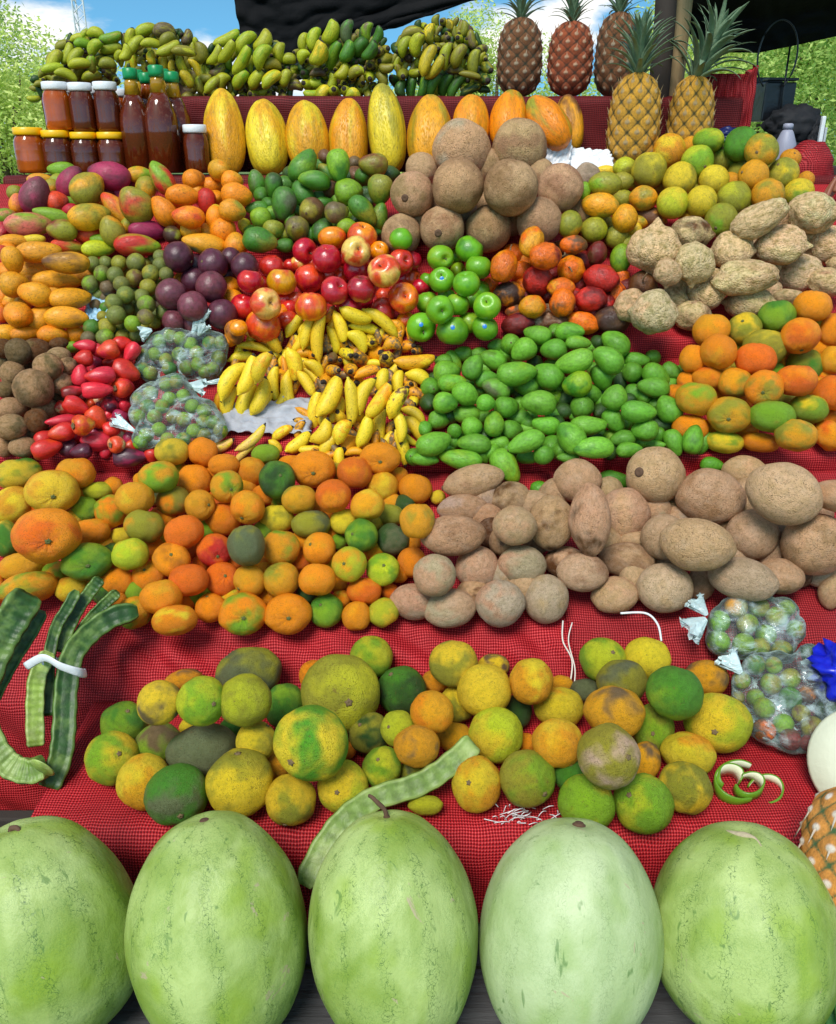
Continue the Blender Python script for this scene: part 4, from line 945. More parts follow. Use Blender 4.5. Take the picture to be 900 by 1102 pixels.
heap('jicama', 'jicama root', 'jicama', JW, 'jicama', 'jicama', 4, (600, 140), 3, '''
315 385 74 76 0 2 bt;430 335 66 52 0 1 bt/br;355 460 42 45 0 2 bt;440 430 60 68 0 2 bt;820 268 78 62 0 3 bt/cm;565 388 68 58 0 1 bt;722 372 82 58 0 2 bt/cm;870 370 72 60 0 1 bt
785 462 72 50 0 1 bt;870 492 60 45 0 1 bt/lk;485 515 68 60 0 1 bt;620 560 78 52 0 1 bt/lk;745 540 52 26 0 0 bt;310 590 72 62 0 2 cm/bt;235 568 52 50 0 1 bt/lk;435 600 60 46 0 1 bt/lk;893 430 22 1 bt
700 290 50 0 lk;520 440 40 0 lk;690 520 34 0 bt''', plural='jicama roots')
heap('jicama', 'jicama root', 'jicama', JW, 'chunk', 'jicama', 4, (600, 140), 3, '''
655 288 88 48 30 3 bt/cm;610 475 98 52 8 2 bt/cm''', plural='jicama roots')
_all = HEAPS[-2][0] + HEAPS[-1][0]; HEAPS[-2:] = [(_all, 'jicama root', 'jicama roots', JW)]
# --- tier 3
heap('sapodilla', 'sapodilla', 'sapodilla', 'in the round brown fruit pile', 'oval', 'sapodilla', 3, (0, 340), 3, '''
12 105 30 1 br;60 115 40 1 kh;117 112 45 38 0 1 br/kh;190 130 36 28 0 1 lk;20 150 36 0 kh;155 165 44 2 lk/kh;40 185 38 1 lk;220 162 28 1 lk/kh
108 233 60 2 lk/kh;200 218 35 1 lk;20 238 28 1 kh;35 300 46 36 0 1 lk;155 302 33 1 lk;118 338 38 1 br;35 358 48 40 0 2 lk/kh;10 418 28 36 0 1 lk;75 422 42 34 0 1 lk/kh
140 380 30 25 0 0 kh;190 88 28 18 0 0 br;105 180 28 0 br;190 265 25 0 kh;80 300 26 0 br;60 270 24 0 br''')
heap('wax_apple', 'wax apple', 'wax apple', 'in the red wax apple pile', 'wax', 'wax', 3, (0, 340), 3, '''
275 97 35 19 -10 1 wr;270 137 30 26 0 1 rd;350 110 36 28 10 1 ro/wr;318 110 20 0 wr;395 90 30 24 0 1 rd;425 117 36 22 50 1 wr/rd;405 180 46 34 -30 2 rd/ro
260 192 34 26 80 1 wr;325 193 48 26 0 2 wr/rd;360 150 30 18 0 0 rd;298 175 18 0 wr;400 232 36 30 0 2 ro/wr*;312 240 50 26 -3 2 wr;235 245 38 20 5 1 dr/wr
245 290 42 26 -30 2 rd/wr;295 283 19 1 ro;355 290 28 1 pu/wr;205 298 28 20 -40 1 rd/cm;200 338 50 18 0 1 wr;312 330 38 30 -60 1 ro/rd;385 330 28 24 60 1 mg/pu
400 290 20 0 wr;200 375 42 28 5 2 rd/ro;270 352 36 32 0 3 ro/yo*;310 405 48 30 -10 2 wr/dr;360 368 28 24 0 1 rd;145 395 35 25 20 1 rd;150 428 48 30 8 2 rd/ro
220 430 32 28 0 1 pu/wr;262 438 34 23 0 2 pu/mg;380 415 28 26 0 2 ro/cm*;418 457 56 30 -5 1 pu/mg;490 452 22 24 0 1 rd;240 385 25 0 wr;255 310 25 0 dr;340 370 22 0 dr''', stem='calyx', stemmat='stem')
heap('green_mango', 'green mango', 'mango', 'in the bright green mango pile', 'pear', 'greenmango', 3, (430, 330), 2.727, '''
405 80 40 26 -10 1 bm;500 75 42 26 5 1 bm/gr;330 108 28 2 bm/lg;285 118 26 20 0 0 gm;365 130 38 32 30 2 bm;452 128 38 30 0 2 gm;525 108 36 20 0 1 bm/lg;185 137 28 22 0 0 gm
130 160 26 22 0 0 gm;218 178 38 29 70 2 gm/bm;275 158 40 27 -25 2 bm;140 190 38 34 0 1 bm;345 193 58 34 8 3 bm/lg;437 200 46 36 -20 2 gm;512 160 55 33 20 3 bm;455 72 22 0 gm
632 110 46 32 -35 2 gm/bm;610 158 48 34 -35 2 gm/bm;697 155 36 22 0 1 gm;685 195 30 28 0 2 gm*;755 200 42 31 -30 2 gm/bm;520 225 42 36 20 3 lg/gr;592 208 38 30 -60 1 gm
648 220 28 20 90 1 dg;155 222 42 26 5 2 bm/lg;193 260 40 32 -30 2 bm;255 215 36 25 10 1 gm;283 243 42 28 -20 2 bm/gg;372 233 36 26 5 1 gm;440 245 36 22 0 1 gm;630 265 38 35 70 3 gm/bm
692 250 30 24 0 1 gm;745 240 46 28 -5 2 gm;135 285 36 30 0 2 bm/gr;255 285 28 24 0 3 bm*;315 292 36 30 0 2 gm*;408 285 50 34 -5 3 bm;538 292 34 32 0 2 gm*;485 310 28 24 0 0 dg
703 305 50 30 0 3 gm/bm;793 298 42 34 -50 2 gm/bm;560 258 28 0 gm;195 318 42 28 0 1 bm;275 342 38 28 90 2 bm/lg*;348 322 34 22 0 1 gm;215 355 32 28 0 2 bm*;115 335 30 27 0 1 gm
330 360 32 28 0 2 gm*;430 345 40 26 -5 2 bm;555 347 52 28 5 2 bm;632 332 38 29 -50 1 gm;160 362 20 1 gm;720 360 38 30 10 2 gm/bm;775 345 32 20 0 0 dg;500 385 50 38 -50 2 bm/gr
100 398 52 33 20 2 bm;218 405 48 28 -5 2 gm/bm;158 395 22 0 gm;292 402 30 20 0 1 bm;372 400 55 30 25 2 bm;425 432 30 28 0 1 gm*;568 417 60 31 5 2 bm/gr;655 390 36 24 10 1 gm
675 422 38 22 10 2 gm/bm;740 402 40 14 0 0 bm;315 468 55 36 -55 3 bm/lg;75 450 40 18 -5 1 bm;180 445 62 28 -8 2 bm/lg;38 440 24 1 gm;380 445 36 18 0 0 gm;495 445 32 16 0 0 gm
805 400 40 26 -60 1 gm;865 390 42 29 90 2 bm/gr;890 398 36 22 80 1 gm;570 385 36 14 0 0 dg;445 408 30 0 gm;800 190 32 24 -30 1 gm;830 190 20 0 gm;740 150 22 0 gm;585 105 22 0 dg
240 245 24 0 gm;310 145 22 0 gm;400 165 24 0 dg;480 180 24 0 dg;570 185 22 0 gm;350 260 20 0 dg;460 345 24 0 dg;590 310 24 0 dg;660 345 24 0 gm;740 320 24 0 dg;250 380 24 0 dg
85 285 26 0 dg;95 240 28 0 gm;110 215 24 0 dg;180 385 20 0 gm;530 255 20 0 gm;690 330 22 0 gm;345 420 20 0 dg;470 425 24 0 gm;620 430 22 0 dg;760 375 24 0 gm;820 240 22 0 dg;300 315 18 0 dg''', stem='eye', stemmat='scar', plural='green mangoes')
heap('orange', 'orange', 'orange', 'beside the green mangoes', 'tangerine', 'tangerine', 3, (600, 290), 3, '''
497 195 56 54 0 1 or/yo;605 190 50 1 ol/ye;710 150 56 52 0 1 lg/gr;825 118 57 50 0 2 or;783 215 60 57 0 2 or/do;885 195 42 56 0 1 or;520 265 56 2 or/yo;670 250 66 56 0 1 ol/ye
642 290 62 52 0 2 do/or;437 288 40 46 0 1 or;485 352 46 38 0 1 or/do;573 367 50 2 yo/ol;668 383 56 2 or/ol*;772 358 60 53 0 2 do/or;800 310 54 0 ol/gr;890 292 40 46 0 1 yo/or
893 400 60 1 do/or;447 417 62 55 0 2 yo/lg;555 470 66 56 0 2 yo/ol*;692 475 68 52 0 2 lg/ol;812 450 58 46 0 1 lg/ye;430 512 56 42 0 0 or;540 557 56 36 0 1 ye/lg
655 558 58 32 0 1 or/yo;770 535 62 52 0 2 yo/ol;878 535 52 46 0 1 or/do;380 397 28 0 or;420 360 32 0 or;612 520 34 0 or;600 425 30 0 or;740 420 30 0 ol;888 480 30 0 or;720 300 26 0 or''', stem='button', stemmat='greenstem')
# --- tier 2: mameys on the right
Q = 'in the brown mamey heap'
heap('mamey', 'mamey', 'mamey', Q, 'mamey', 'mamey', 2, (420, 470), 3.4615, '''
310 165 112 60 15 1 tp;270 268 92 54 5 1 tp/gt;235 368 118 76 5 2 tp/lk;443 235 80 66 20 1 tp/br;465 332 80 74 0 2 ta/tp;600 320 88 98 0 1 tp/br;698 163 85 80 0 2 ta/tp
655 470 78 60 0 1 ta/br;380 360 60 0 br;430 390 60 0 lk;165 515 78 2 gt/tp;325 490 80 82 0 1 tp/gt;492 478 88 72 0 2 gt/tp;717 505 94 73 0 2 ta/lk
85 615 66 86 80 1 tp/gt;222 640 98 72 10 1 tp/gt;410 620 90 86 0 2 gt/tp;582 605 82 90 0 2 gt/tp;545 390 50 0 lk''', stem='scar', stemmat='scar', plural='mameys')
heap('mamey', 'mamey', 'mamey', Q, 'mameyp', 'mamey', 2, (420, 470), 3.4615, '745 310 128 75 95 3 ta/br', stem='scar', stemmat='scar', plural='mameys')
heap('mamey', 'mamey', 'mamey', Q, 'mamey', 'mamey', 2, (640, 470), 3.4615, '''
225 143 104 1 tp/ta;110 292 95 98 0 1 tp/ta;260 375 85 1 tp/lk*;432 222 122 102 0 2 ta/lk;383 403 132 98 0 3 ta;585 365 93 2 ta/tp;705 212 135 112 -15 2 ta
560 130 80 60 0 0 tp;820 400 114 1 ta/lk;905 220 57 95 90 2 tp;885 575 46 66 0 1 tp/ta;262 565 105 92 0 2 gt/ta*;552 530 122 78 -3 2 gt/ta
690 520 65 85 90 1 tp/lk;395 550 52 60 0 0 lk;118 460 100 66 0 0 lk/tp;75 590 84 68 15 2 tp/ta;285 255 40 0 tp;770 520 40 0 br;640 230 40 0 br;690 410 36 0 br''', stem='scar', stemmat='scar', plural='mameys')
_all = sum((h[0] for h in HEAPS[-3:]), []); HEAPS[-3:] = [(_all, 'mamey', 'mameys', Q)]
heap('green_mango', 'green mango', 'mango', 'strayed among the mameys', 'pear', 'greenmango', 2, (420, 470), 3.4615, '560 198 38 28 0 1 bg;835 162 60 38 0 0 gr;1200 107 42 28 0 0 bg', plural='green mangoes')
# --- tier 2: oranges and tangerines on the left
O = 'in the big middle orange heap'
heap('orange', 'orange', 'orange', O, 'tangerine', 'tangerine', 2, (0, 460), 3.4615, '''
70 175 80 62 0 1 ye/gr;283 170 68 60 0 1 or/yo;195 240 92 78 0 2 yo/ye*;45 290 74 66 0 1 ye/yo;175 402 115 97 0 3 or/do*;18 415 50 72 0 1 gr/ye
365 238 55 36 0 0 yg;318 305 48 1 lg/gr;412 312 56 62 0 1 or/lg;503 265 68 62 0 2 yo/ye;590 185 70 60 0 2 lg/yo;725 200 60 62 0 1 or
835 140 55 42 0 1 or;845 220 60 56 0 2 yo/lg*;640 90 60 52 0 1 ye/ol;755 90 54 0 or;648 275 60 58 0 1 ol/or;537 367 70 62 0 2 ol/yo
745 290 55 2 yo;832 340 64 1 or/do;587 325 28 0 do;687 390 70 62 0 2 do;798 458 62 1 do/rd;338 390 68 50 0 2 or/yo;450 405 40 34 0 0 ye
485 472 66 60 0 2 yg/ye;640 492 66 61 0 2 or;572 450 42 0 or;325 500 88 66 0 2 lg/gr*;205 540 46 42 0 1 lg/yo;80 518 78 55 0 1 yo/or
105 598 98 58 0 2 yo/lg;265 602 56 50 0 1 ye/yo;440 575 60 54 0 1 or;553 555 58 1 or/yo;705 568 70 60 0 2 do;828 565 58 64 0 1 do
748 510 32 0 do;600 632 74 65 0 2 or/yo;653 718 80 56 0 2 or/ye;785 672 54 56 0 1 or;500 690 58 62 0 1 yo/lg;700 645 34 0 or;720 460 34 0 do;528 196 30 0 yo
-10 600 30 60 0 1 or''', stem='button', stemmat='greenstem')
heap('orange', 'orange', 'orange', O, 'tangerine', 'tangerine', 2, (220, 460), 3.4615, '''
177 162 50 54 0 1 or/yo;228 100 50 38 0 1 lg;270 193 64 68 0 2 dg/gr;320 132 42 30 0 0 or;405 155 80 66 0 2 or*;655 115 74 56 0 2 or*;560 168 62 2 do/or
665 220 56 2 yo/ye;787 228 60 56 0 1 or;870 260 27 0 ye;480 255 63 62 0 2 do/or;353 268 62 54 0 2 yo/ol;607 290 62 58 0 2 yo/ye;160 298 62 2 or/yo
230 250 50 42 0 0 or;273 340 62 54 0 1 ye/ol;397 362 70 53 0 2 ol/gg;520 350 50 1 ye;690 328 50 42 0 0 ol;793 348 62 70 0 2 yo/ol;585 403 60 2 lg/gr
703 418 60 1 dg/gg;155 440 66 78 0 3 gg/ol;285 448 66 68 0 2 yo/lg;428 452 60 2 or/yo;500 425 30 0 lg;355 500 42 0 do;540 510 63 2 yg/yo*
665 530 56 62 0 1 yg/lg;773 503 50 60 0 1 or;455 330 24 0 or;168 572 58 60 0 2 yo/or;288 567 64 66 0 2 yo/ol;420 567 66 62 0 2 or/yo;500 585 32 0 or
595 610 62 52 0 1 do/or;690 610 32 0 do;145 695 86 75 0 2 or/lg*;313 695 84 72 0 2 or*;455 683 60 62 0 1 lg/gr*;567 703 52 56 0 1 or/yo;668 690 56 54 0 1 yg/ye;240 632 36 0 or''', stem='button', stemmat='greenstem')
_all = HEAPS[-2][0] + HEAPS[-1][0]; HEAPS[-2:] = [(_all, 'orange', 'oranges', O)]
# --- tier 1: grapefruits above the melons
G = 'above the melons'
V1 = dict(tier=1, stem='button', stemmat='stem')
heap('grapefruit', 'grapefruit', 'citrus fruit', G, 'pomelo', 'pomelo', org=(80, 680), scale=3.214, text='''
605 140 108 82 0 1 gg/ol;172 318 75 1 lg/gr;380 165 60 34 0 0 yo/kh;295 245 74 2 ye/kh;440 240 80 84 0 2 yg/lg;590 237 86 2 yg/ol
728 258 66 76 0 1 gr/lg;130 437 86 2 ye/lg*;290 385 76 64 0 1 lg/kh;395 330 30 0 ye;445 415 116 92 0 1 gg/dg;630 378 68 66 0 1 ye/ol;545 335 40 0 gr
243 518 87 92 0 2 yo/ye;355 563 102 100 0 2 gr/gg;573 523 112 110 0 2 ye/ol;690 462 55 0 yo;748 583 82 86 0 2 ye/ol;820 385 125 122 0 3 bg/ye
918 212 132 127 0 2 ol/yg*;830 150 50 0 or''', **V1)
heap('grapefruit', 'grapefruit', 'citrus fruit', G, 'pomelo', 'pomelo', org=(340, 680), scale=3.214, text='''
193 87 71 68 0 1 lg/yg;297 205 83 1 dg/gr;415 170 45 38 0 0 yo;478 110 82 76 0 2 ol/ye;615 118 52 40 0 0 ye/kh;583 203 90 88 0 2 ye
745 172 73 76 0 2 yo/ye;850 178 38 26 0 0 yo;403 278 74 70 0 2 yo/or;490 250 62 0 ol/ye;185 350 70 0 dg/ol;285 335 58 62 0 1 yg*
350 395 76 68 0 2 yo/kh;480 365 60 48 0 1 yo;622 355 90 92 0 2 yg/ye;840 262 82 68 0 1 ye/yo;835 385 84 82 0 2 yo/ye;230 470 64 70 0 1 lg/yg*
345 485 62 36 0 0 ol/gg;95 535 88 82 0 2 yg/ye;557 527 82 90 0 2 yo/ye;733 508 92 94 0 2 ol/lg;380 600 58 32 0 0 yg;700 275 45 60 0 0 dg
725 385 34 0 or;892 495 56 0 gr;110 410 28 0 or;20 430 40 0 yo''', **V1)
heap('grapefruit', 'grapefruit', 'citrus fruit', G, 'pomelo', 'pomelo', org=(590, 640), scale=2.903, text='''
172 203 70 66 0 1 lg/yg*;310 198 69 62 0 1 ye;230 272 74 66 0 2 ol/gg;118 300 46 36 0 0 gg;395 307 85 80 0 2 gr/lg;497 260 62 54 0 1 yo/kh
207 367 90 76 0 2 yo/kh;330 418 60 76 0 1 lg/ol*;530 400 97 88 0 1 yg/ye;190 505 92 96 0 3 ol/gt;305 520 46 58 0 1 yo/kh;438 497 80 62 0 1 ye/yo
427 603 80 76 0 2 ol/ye;70 565 50 48 0 0 gr;120 652 86 80 0 2 lg/ye;297 652 90 86 0 2 lg/yg*''', **V1)
_all = []
for h in HEAPS[-3:]: _all += h[0]
HEAPS[-3:] = [(_all, 'grapefruit', 'grapefruits', G)]

# fruit underneath, showing in the gaps
for h in list(HEAPS):
    if h[0] and len(h[0]) > 9 and 'loose' not in h[1] and h[1] != 'grapefruit': fill(h[0], k=.66 if h[1] == 'orange' else .74, tones=['yg/ol', 'ye/ol', 'ol', 'lg/yg', 'yo'] if h[1] == 'grapefruit' else None)
# ================================================================ WATERMELONS
def melon(x, y, a, b, t, ang, pole, mat, label, stemkind, seed):
    me = blob('watermelon', p_melon, 60, 80, seed, .022, .9); me.materials.append(M[mat])
    pos = W(x, y, t); r, u, tv = basis(pos); k = t / F
    g = R(ang); up = (u * math.cos(g) - r * math.sin(g)) * math.cos(R(pole)) + tv * math.sin(R(pole)); up.normalize()
    X = r - up * r.dot(up); X.normalize(); Y = up.cross(X)
    o = mesh_obj('watermelon', me); m = Matrix((X, Y, up)).transposed() @ Matrix.Diagonal((a * k, a * k, b * k)); m = m.to_4x4(); m.translation = pos; o.matrix_basis = m
    tag(o, label, 'watermelon', 'big pale green watermelons in the front row')
    mb = MB()
    if stemkind == 'long': mb.tube(crom([Vector((0, 0, -.02)), Vector((-.02, -.03, .06)), Vector((-.10, -.05, .13)), Vector((-.16, -.02, .17)), Vector((-.2, .05, .17))], 5), [.045, .035, .03, .028, .026, .024, .024, .024, .024, .024, .024, .023, .022, .022, .022, .02, .02, .018, .018, .018, .016], 8)
    elif stemkind == 'curl': mb.tube(crom([Vector((0, 0, -.02)), Vector((.02, -.02, .035)), Vector((.08, -.07, .03)), Vector((.09, -.14, -.005))], 5), [.05] + [.028] * 15, 8)
    elif stemkind == 'scab': mb.tube(crom([Vector((-.22, -.02, -.018)), Vector((-.05, -.10, .002)), Vector((.12, -.12, -.004)), Vector((.2, -.22, -.02))], 6), [.012, .016, .02, .024, .028, .03, .034, .04, .044, .042, .038, .03, .028, .02, .016, .014, .01, .008, .006], 8)
    else: mb.lathe([(.055, -.03), (.06, -.01), (.045, .004), (.03, -.006), (.012, .006)], 14)
    if stemkind != 'scab':
        mb.lathe([(.09, -.035), (.075, -.018), (.05, -.012)], 14)
    s = mb.build('stem', M['scar' if stemkind != 'scab' else 'cordtan'], o); s.location = (0, 0, .985)
    return o
M['cordtan'] = simple('dry_tan_scar', (176, 160, 130), .9, var=.4, scale=20)
melon(50, 1003, 95, 122, 1.15, 6, 27, 'melon1', 'green watermelon at the left end, yellowish patches and curled stem', 'curl', 1)
melon(235, 1001, 94, 124, 1.15, 0, 27, 'melon1', 'veined watermelon with a small flat stem scar, second from left', 'nub', 2)
melon(422, 999, 90, 123, 1.15, 2, 26, 'melon1', 'middle watermelon with the long dry stalk and veined rind', 'long', 3)
melon(612, 1005, 96, 124, 1.15, 0, 28, 'melon2', 'palest, milky green watermelon with few veins', 'nub', 4)
melon(801, 1002, 97, 112, 1.15, 12, 30, 'melon1', 'roundest watermelon with tan scabby scar, beside the pineapple', 'scab', 5)
# ================================================================ CLOTHS AND STAND
def cloth(name, prof, x0, x1, mat, label, seed, amp=.006, amps=None, thick=.002, nx=None, xfun=None):
    # profile resampled by length, corners softened, extruded along X with folds
    pts = [Vector(p) for p in prof]; seg = []
    for i in range(len(pts) - 1):
        n = max(2, int((pts[i + 1] - pts[i]).length / .008))
        for k in range(n): seg.append((pts[i].lerp(pts[i + 1], k / n), amps[i] * (1 - k / n) + amps[i + 1] * k / n if amps else amp))
    seg.append((pts[-1], amps[-1] if amps else amp))
    for _ in range(3):
        q = [s[0] for s in seg]
        for i in range(1, len(seg) - 1): seg[i] = ((q[i - 1] + q[i] * 2 + q[i + 1]) / 4, seg[i][1])
    nx = nx or int((x1 - x0) / .01); vs, fs, uv = [], [], []; L = 0; m = len(seg)
    off = Vector((seed * 9.1, 0, 0))
    for i, (p, am) in enumerate(seg):
        if i: L += (seg[i][0] - seg[i - 1][0]).length
        t = (seg[min(i + 1, m - 1)][0] - seg[max(i - 1, 0)][0]).normalized(); n = Vector((-t.y, t.x))
        if n.y < 0 and n.x > 0: n = -n
        if n.x > .2: n = -n
        for k in range(nx + 1):
            x = x0 + (x1 - x0) * k / nx
            w = noise.noise(Vector((x * 6, L * 4, seed)) + off) * .6 + noise.noise(Vector((x * 16, L * 7, seed + 3)) + off) * .3 + abs(noise.noise(Vector((x * 9 + L * 12, L * 3, seed + 7)))) * .8
            h = am * w
            xx = xfun(x, p, L) if xfun else x
            vs.append(Vector((xx, p.x + n.x * h, p.y + n.y * h))); uv.append((xx, L))
    for i in range(m - 1):
        for k in range(nx):
            a = i * (nx + 1) + k; fs.append((a, a + 1, a + nx + 2, a + nx + 1))
    me = make_mesh(name, vs, fs, uv); o = mesh_obj(name, me, M[mat])
    md = o.modifiers.new('thickness', 'SOLIDIFY'); md.thickness = thick; md.offset = -1
    tag(o, label, 'burlap cloth', 'red mesh sacking covering the tiers'); return o
def v2(v): return (v.x, v.y)
BK = Vector((.0, -.0))
XL, XR = -1.22, 1.27
cloth('burlap_cover', [(T1F.x - .05, T1F.y - .20), (T1F.x - .045, T1F.y - .10), (T1F.x - .035, T1F.y - .03), (T1F.x - .015, T1F.y - .004), v2(T1F), v2(T1B)], -.62, XR, 'burlap',
      'lowest red mesh cloth, under the grapefruits and hanging behind the melons', 1, amps=[.03, .026, .016, .008, .004, .004], xfun=lambda x, p, L: x + (-.02 * sstep(.15, .0, L - .02) if x < -.5 else 0))
cloth('burlap_cover', [(T1B.x + .012, T1B.y - .32), (T1B.x + .008, T1B.y - .01), ((T1B.x + L2.x) / 2 + .004, (T1B.y + L2.y) / 2 + .006), (L2.x - .008, L2.y - .008), (L2.x + .014, L2.y + .006), v2(T2B)], XL, .298, 'burlap',
      'bright red mesh cloth below the orange heap', 2, amps=[.02, .022, .05, .02, .004, .003])
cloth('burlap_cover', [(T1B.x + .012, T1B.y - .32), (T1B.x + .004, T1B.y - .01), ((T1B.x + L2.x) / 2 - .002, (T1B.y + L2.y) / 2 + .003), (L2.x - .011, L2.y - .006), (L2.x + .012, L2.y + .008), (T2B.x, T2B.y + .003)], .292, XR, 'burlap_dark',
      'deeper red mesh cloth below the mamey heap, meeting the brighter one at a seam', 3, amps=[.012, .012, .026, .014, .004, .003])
def tiercloth(Bp, Lp, Bn, seed, mat, label, x0=XL, x1=XR, am=.02):
    cloth('burlap_cover', [(Bp.x + .004, Bp.y - .03), (Bp.x + .002, Bp.y), (Lp.x - .006, Lp.y - .004), (Lp.x + .012, Lp.y + .006), v2(Bn)], x0, x1, mat, label, seed, amps=[.004, .008, am, .002, .002])
tiercloth(T2B, L3, T3B, 4, 'burlap', 'red mesh cloth under the bananas and green mangoes')
tiercloth(T3B, L4, T4B, 5, 'burlap', 'red mesh cloth under the apples and jicamas')
tiercloth(T4B, L5, T5B, 6, 'burlap', 'red mesh cloth under the sapotes and small unripe mangoes')
cloth('burlap_cover', [(T5B.x + .004, T5B.y - .03), (T5B.x + .003, T5B.y), (L6.x - .004, L6.y - .004), (L6.x + .01, L6.y), (Y6B, L6.y)], -1.14, 1.22, 'burlap_shaded', 'red mesh cloth with shade-darkened colour on the shelf with jars and papayas', 7, amps=[.004, .005, .005, .001, .001])
cloth('burlap_cover', [(Y6B - .004, Z6 + .006), (Y6B + .004, Z6 + .10), (Y7 - .012, Z7 - .01), (Y7 + .006, Z7), (Y7 + .3, Z7)], -1.09, .94, 'burlap_shaded', 'red mesh cloth hanging from the back shelf behind the papayas', 8, amps=[.006, .015, .012, .002, .002])
stand = empty('display_stand', (0, 1.2, 0)); tag(stand, 'stepped wooden stand carrying all the fruit, planks showing between the melons', 'market stand')
def sp(name, c, h, mat='plank', rot=None, bev=.004):
    mb = MB(); mb.box((0, 0, 0), h, None); o = mb.build(name, M[mat], stand, False, bev); o.location = Vector(c) - stand.location
    if rot: o.rotation_euler = rot
    return o
def tray(a, b, k, xa=XL, xb=XR):
    mid = (a + b) / 2; ln = (b - a).length; ang = math.atan2(b.y - a.y, b.x - a.x)
    n = Vector((-math.sin(ang), math.cos(ang)))
    c = mid - n * .018
    sp('tray_board', ((xa + xb) / 2, c.x, c.y), ((xb - xa) / 2, ln / 2 - .004, .011), 'darkwood', (ang, 0, 0))
tray(T1F + Vector((.012, 0)), T1B, 1, -.605); tray(L2 + Vector((.02, .008)), T2B, 2); tray(L3 + Vector((.02, .008)), T3B, 3); tray(L4 + Vector((.02, .012)), T4B, 4); tray(L5 + Vector((.02, .012)), T5B, 5)
sp('tray_board', ((-1.13 + 1.22) / 2, (L6.x + Y6B) / 2 + .012, Z6 - .016), ((1.22 + 1.13) / 2, (Y6B - L6.x) / 2 - .008, .011), 'darkwood')
sp('tray_board', (-.075, Y7 + .165, Z7 - .016), (1.005, .145, .011), 'darkwood')
ZM = W(422, 999, 1.15).z - .152
for i, (yy, w_) in enumerate(((.70, .06), (.835, .065), (.97, .06))):
    sp('melon_plank', (0.05, yy, ZM - .016 - .004 * i), (1.3, w_, .014))
sp('front_beam', (.05, .66, ZM - .09), (1.3, .022, .05), 'plank')
for xx in (-1.15, -.4, .4, 1.2):
    for yy, zz in ((.72, ZM - .04), (1.36, T1B.y - .06), (2.0, T3B.y - .12), (2.62, Z6 - .04)):
        sp('post', (xx, yy, zz / 2), (.03, .03, zz / 2), 'darkwood')
for xx in (-1.1, 0, .85):
    sp('post', (xx, Y7 + .2, (Z7 - .03) / 2), (.025, .025, (Z7 - .03) / 2), 'darkwood')
sp('backing_board', (.05, 1.10, .33), (1.3, .012, .30), 'darkwood')
# ================================================================ PODS
def sweep(name, pts, w, mat, parent=None, flat=.5, n=32, ref=None, taper=True, ns=8, ridge=.12, wend=(.5, .8)):
    c = crom(pts, ns); m = len(c); mb = MB()
    rad = []
    for i in range(m):
        f = i / (m - 1); k = 1.0
        if taper: k = min(1, wend[0] + f * 7) * min(1, wend[1] + (1 - f) * 6)
        rad.append(w * k * (1 + .04 * math.sin(i * 1.3 + w * 900)))
    def sect(a):
        cx, sy = math.cos(a), math.sin(a)
        s = math.copysign(abs(sy) ** .7, sy) * flat; x = math.copysign(abs(cx) ** .75, cx)
        rd = 1.5 * ridge * math.exp(-((abs(cx) - .707) / .13) ** 2)
        return (x * (1 + rd), s * (1 + rd) * (1 - .22 * (abs(cx) < .5)))
    mb.tube(c, rad, n, sect, ref or (c[m // 2] - CAM).normalized())
    uv = []
    for i in range(m):
        for k in range(n): uv.append((k / n, i / m * .35))
    me = make_mesh(name, mb.v, mb.f, uv); return mesh_obj(name, me, M[mat], parent)
def ppts(org, sc, lst): return [W(org[0] + x / sc, org[1] + y / sc, t) for x, y, t in lst]
Z4 = ((0, 600), 3.935)
def pod(parent, lst, wpx, mat, flat, sc=Z4):
    pts = ppts(*sc, lst); o = sweep('pod', pts, wpx / sc[1] * 1.42 / F, mat, None, flat); return o
pb = empty('pod_bunch', W(60, 750, 1.45)); tag(pb, 'bundle of long ribbed green pods tied with a white plastic strip', 'green pods')
def attach(o, root): o.parent = root; o.matrix_parent_inverse = Matrix.Translation(-root.location)
for lst, w_, mat, fl in (
    ([(425, 88, 1.60), (385, 140, 1.585), (335, 210, 1.565), (290, 300, 1.54), (255, 400, 1.52)], 30, 'pod', .7),
    ([(325, 140, 1.55), (285, 215, 1.535), (240, 290, 1.52), (212, 400, 1.50), (205, 520, 1.49), (200, 670, 1.47)], 27, 'pod', .75),
    ([(210, 400, 1.475), (160, 500, 1.46), (148, 640, 1.45), (152, 800, 1.44)], 38, 'podlight', .5),
    ([(585, 228, 1.55), (480, 252, 1.535), (375, 325, 1.51), (305, 420, 1.48), (280, 560, 1.46), (272, 720, 1.44), (255, 850, 1.42), (205, 975, 1.40)], 50, 'pod', .95),
    ([(500, 145, 1.595), (440, 200, 1.58), (375, 270, 1.565), (320, 350, 1.55)], 27, 'pod', .75)):
    attach(pod(None, lst, w_, mat, fl), pb)
mb = MB(); mb.tube(crom(ppts(*Z4, [(110, 462, 1.42), (185, 425, 1.40), (260, 462, 1.395), (350, 490, 1.42), (352, 480, 1.50), (250, 440, 1.54), (175, 430, 1.50), (180, 440, 1.42)]), 6), .0058, 8, sect=lambda a: (math.cos(a) * .35, math.sin(a) * 1.3), ref=Vector((0, 0, 1)))
t_ = mb.build('tie_strip', M['white']); attach(t_, pb)
pb2 = empty('pod_bunch', W(10, 720, 1.42)); tag(pb2, 'thick ribbed green pods cut off by the left edge, one end sliced open', 'green pods')
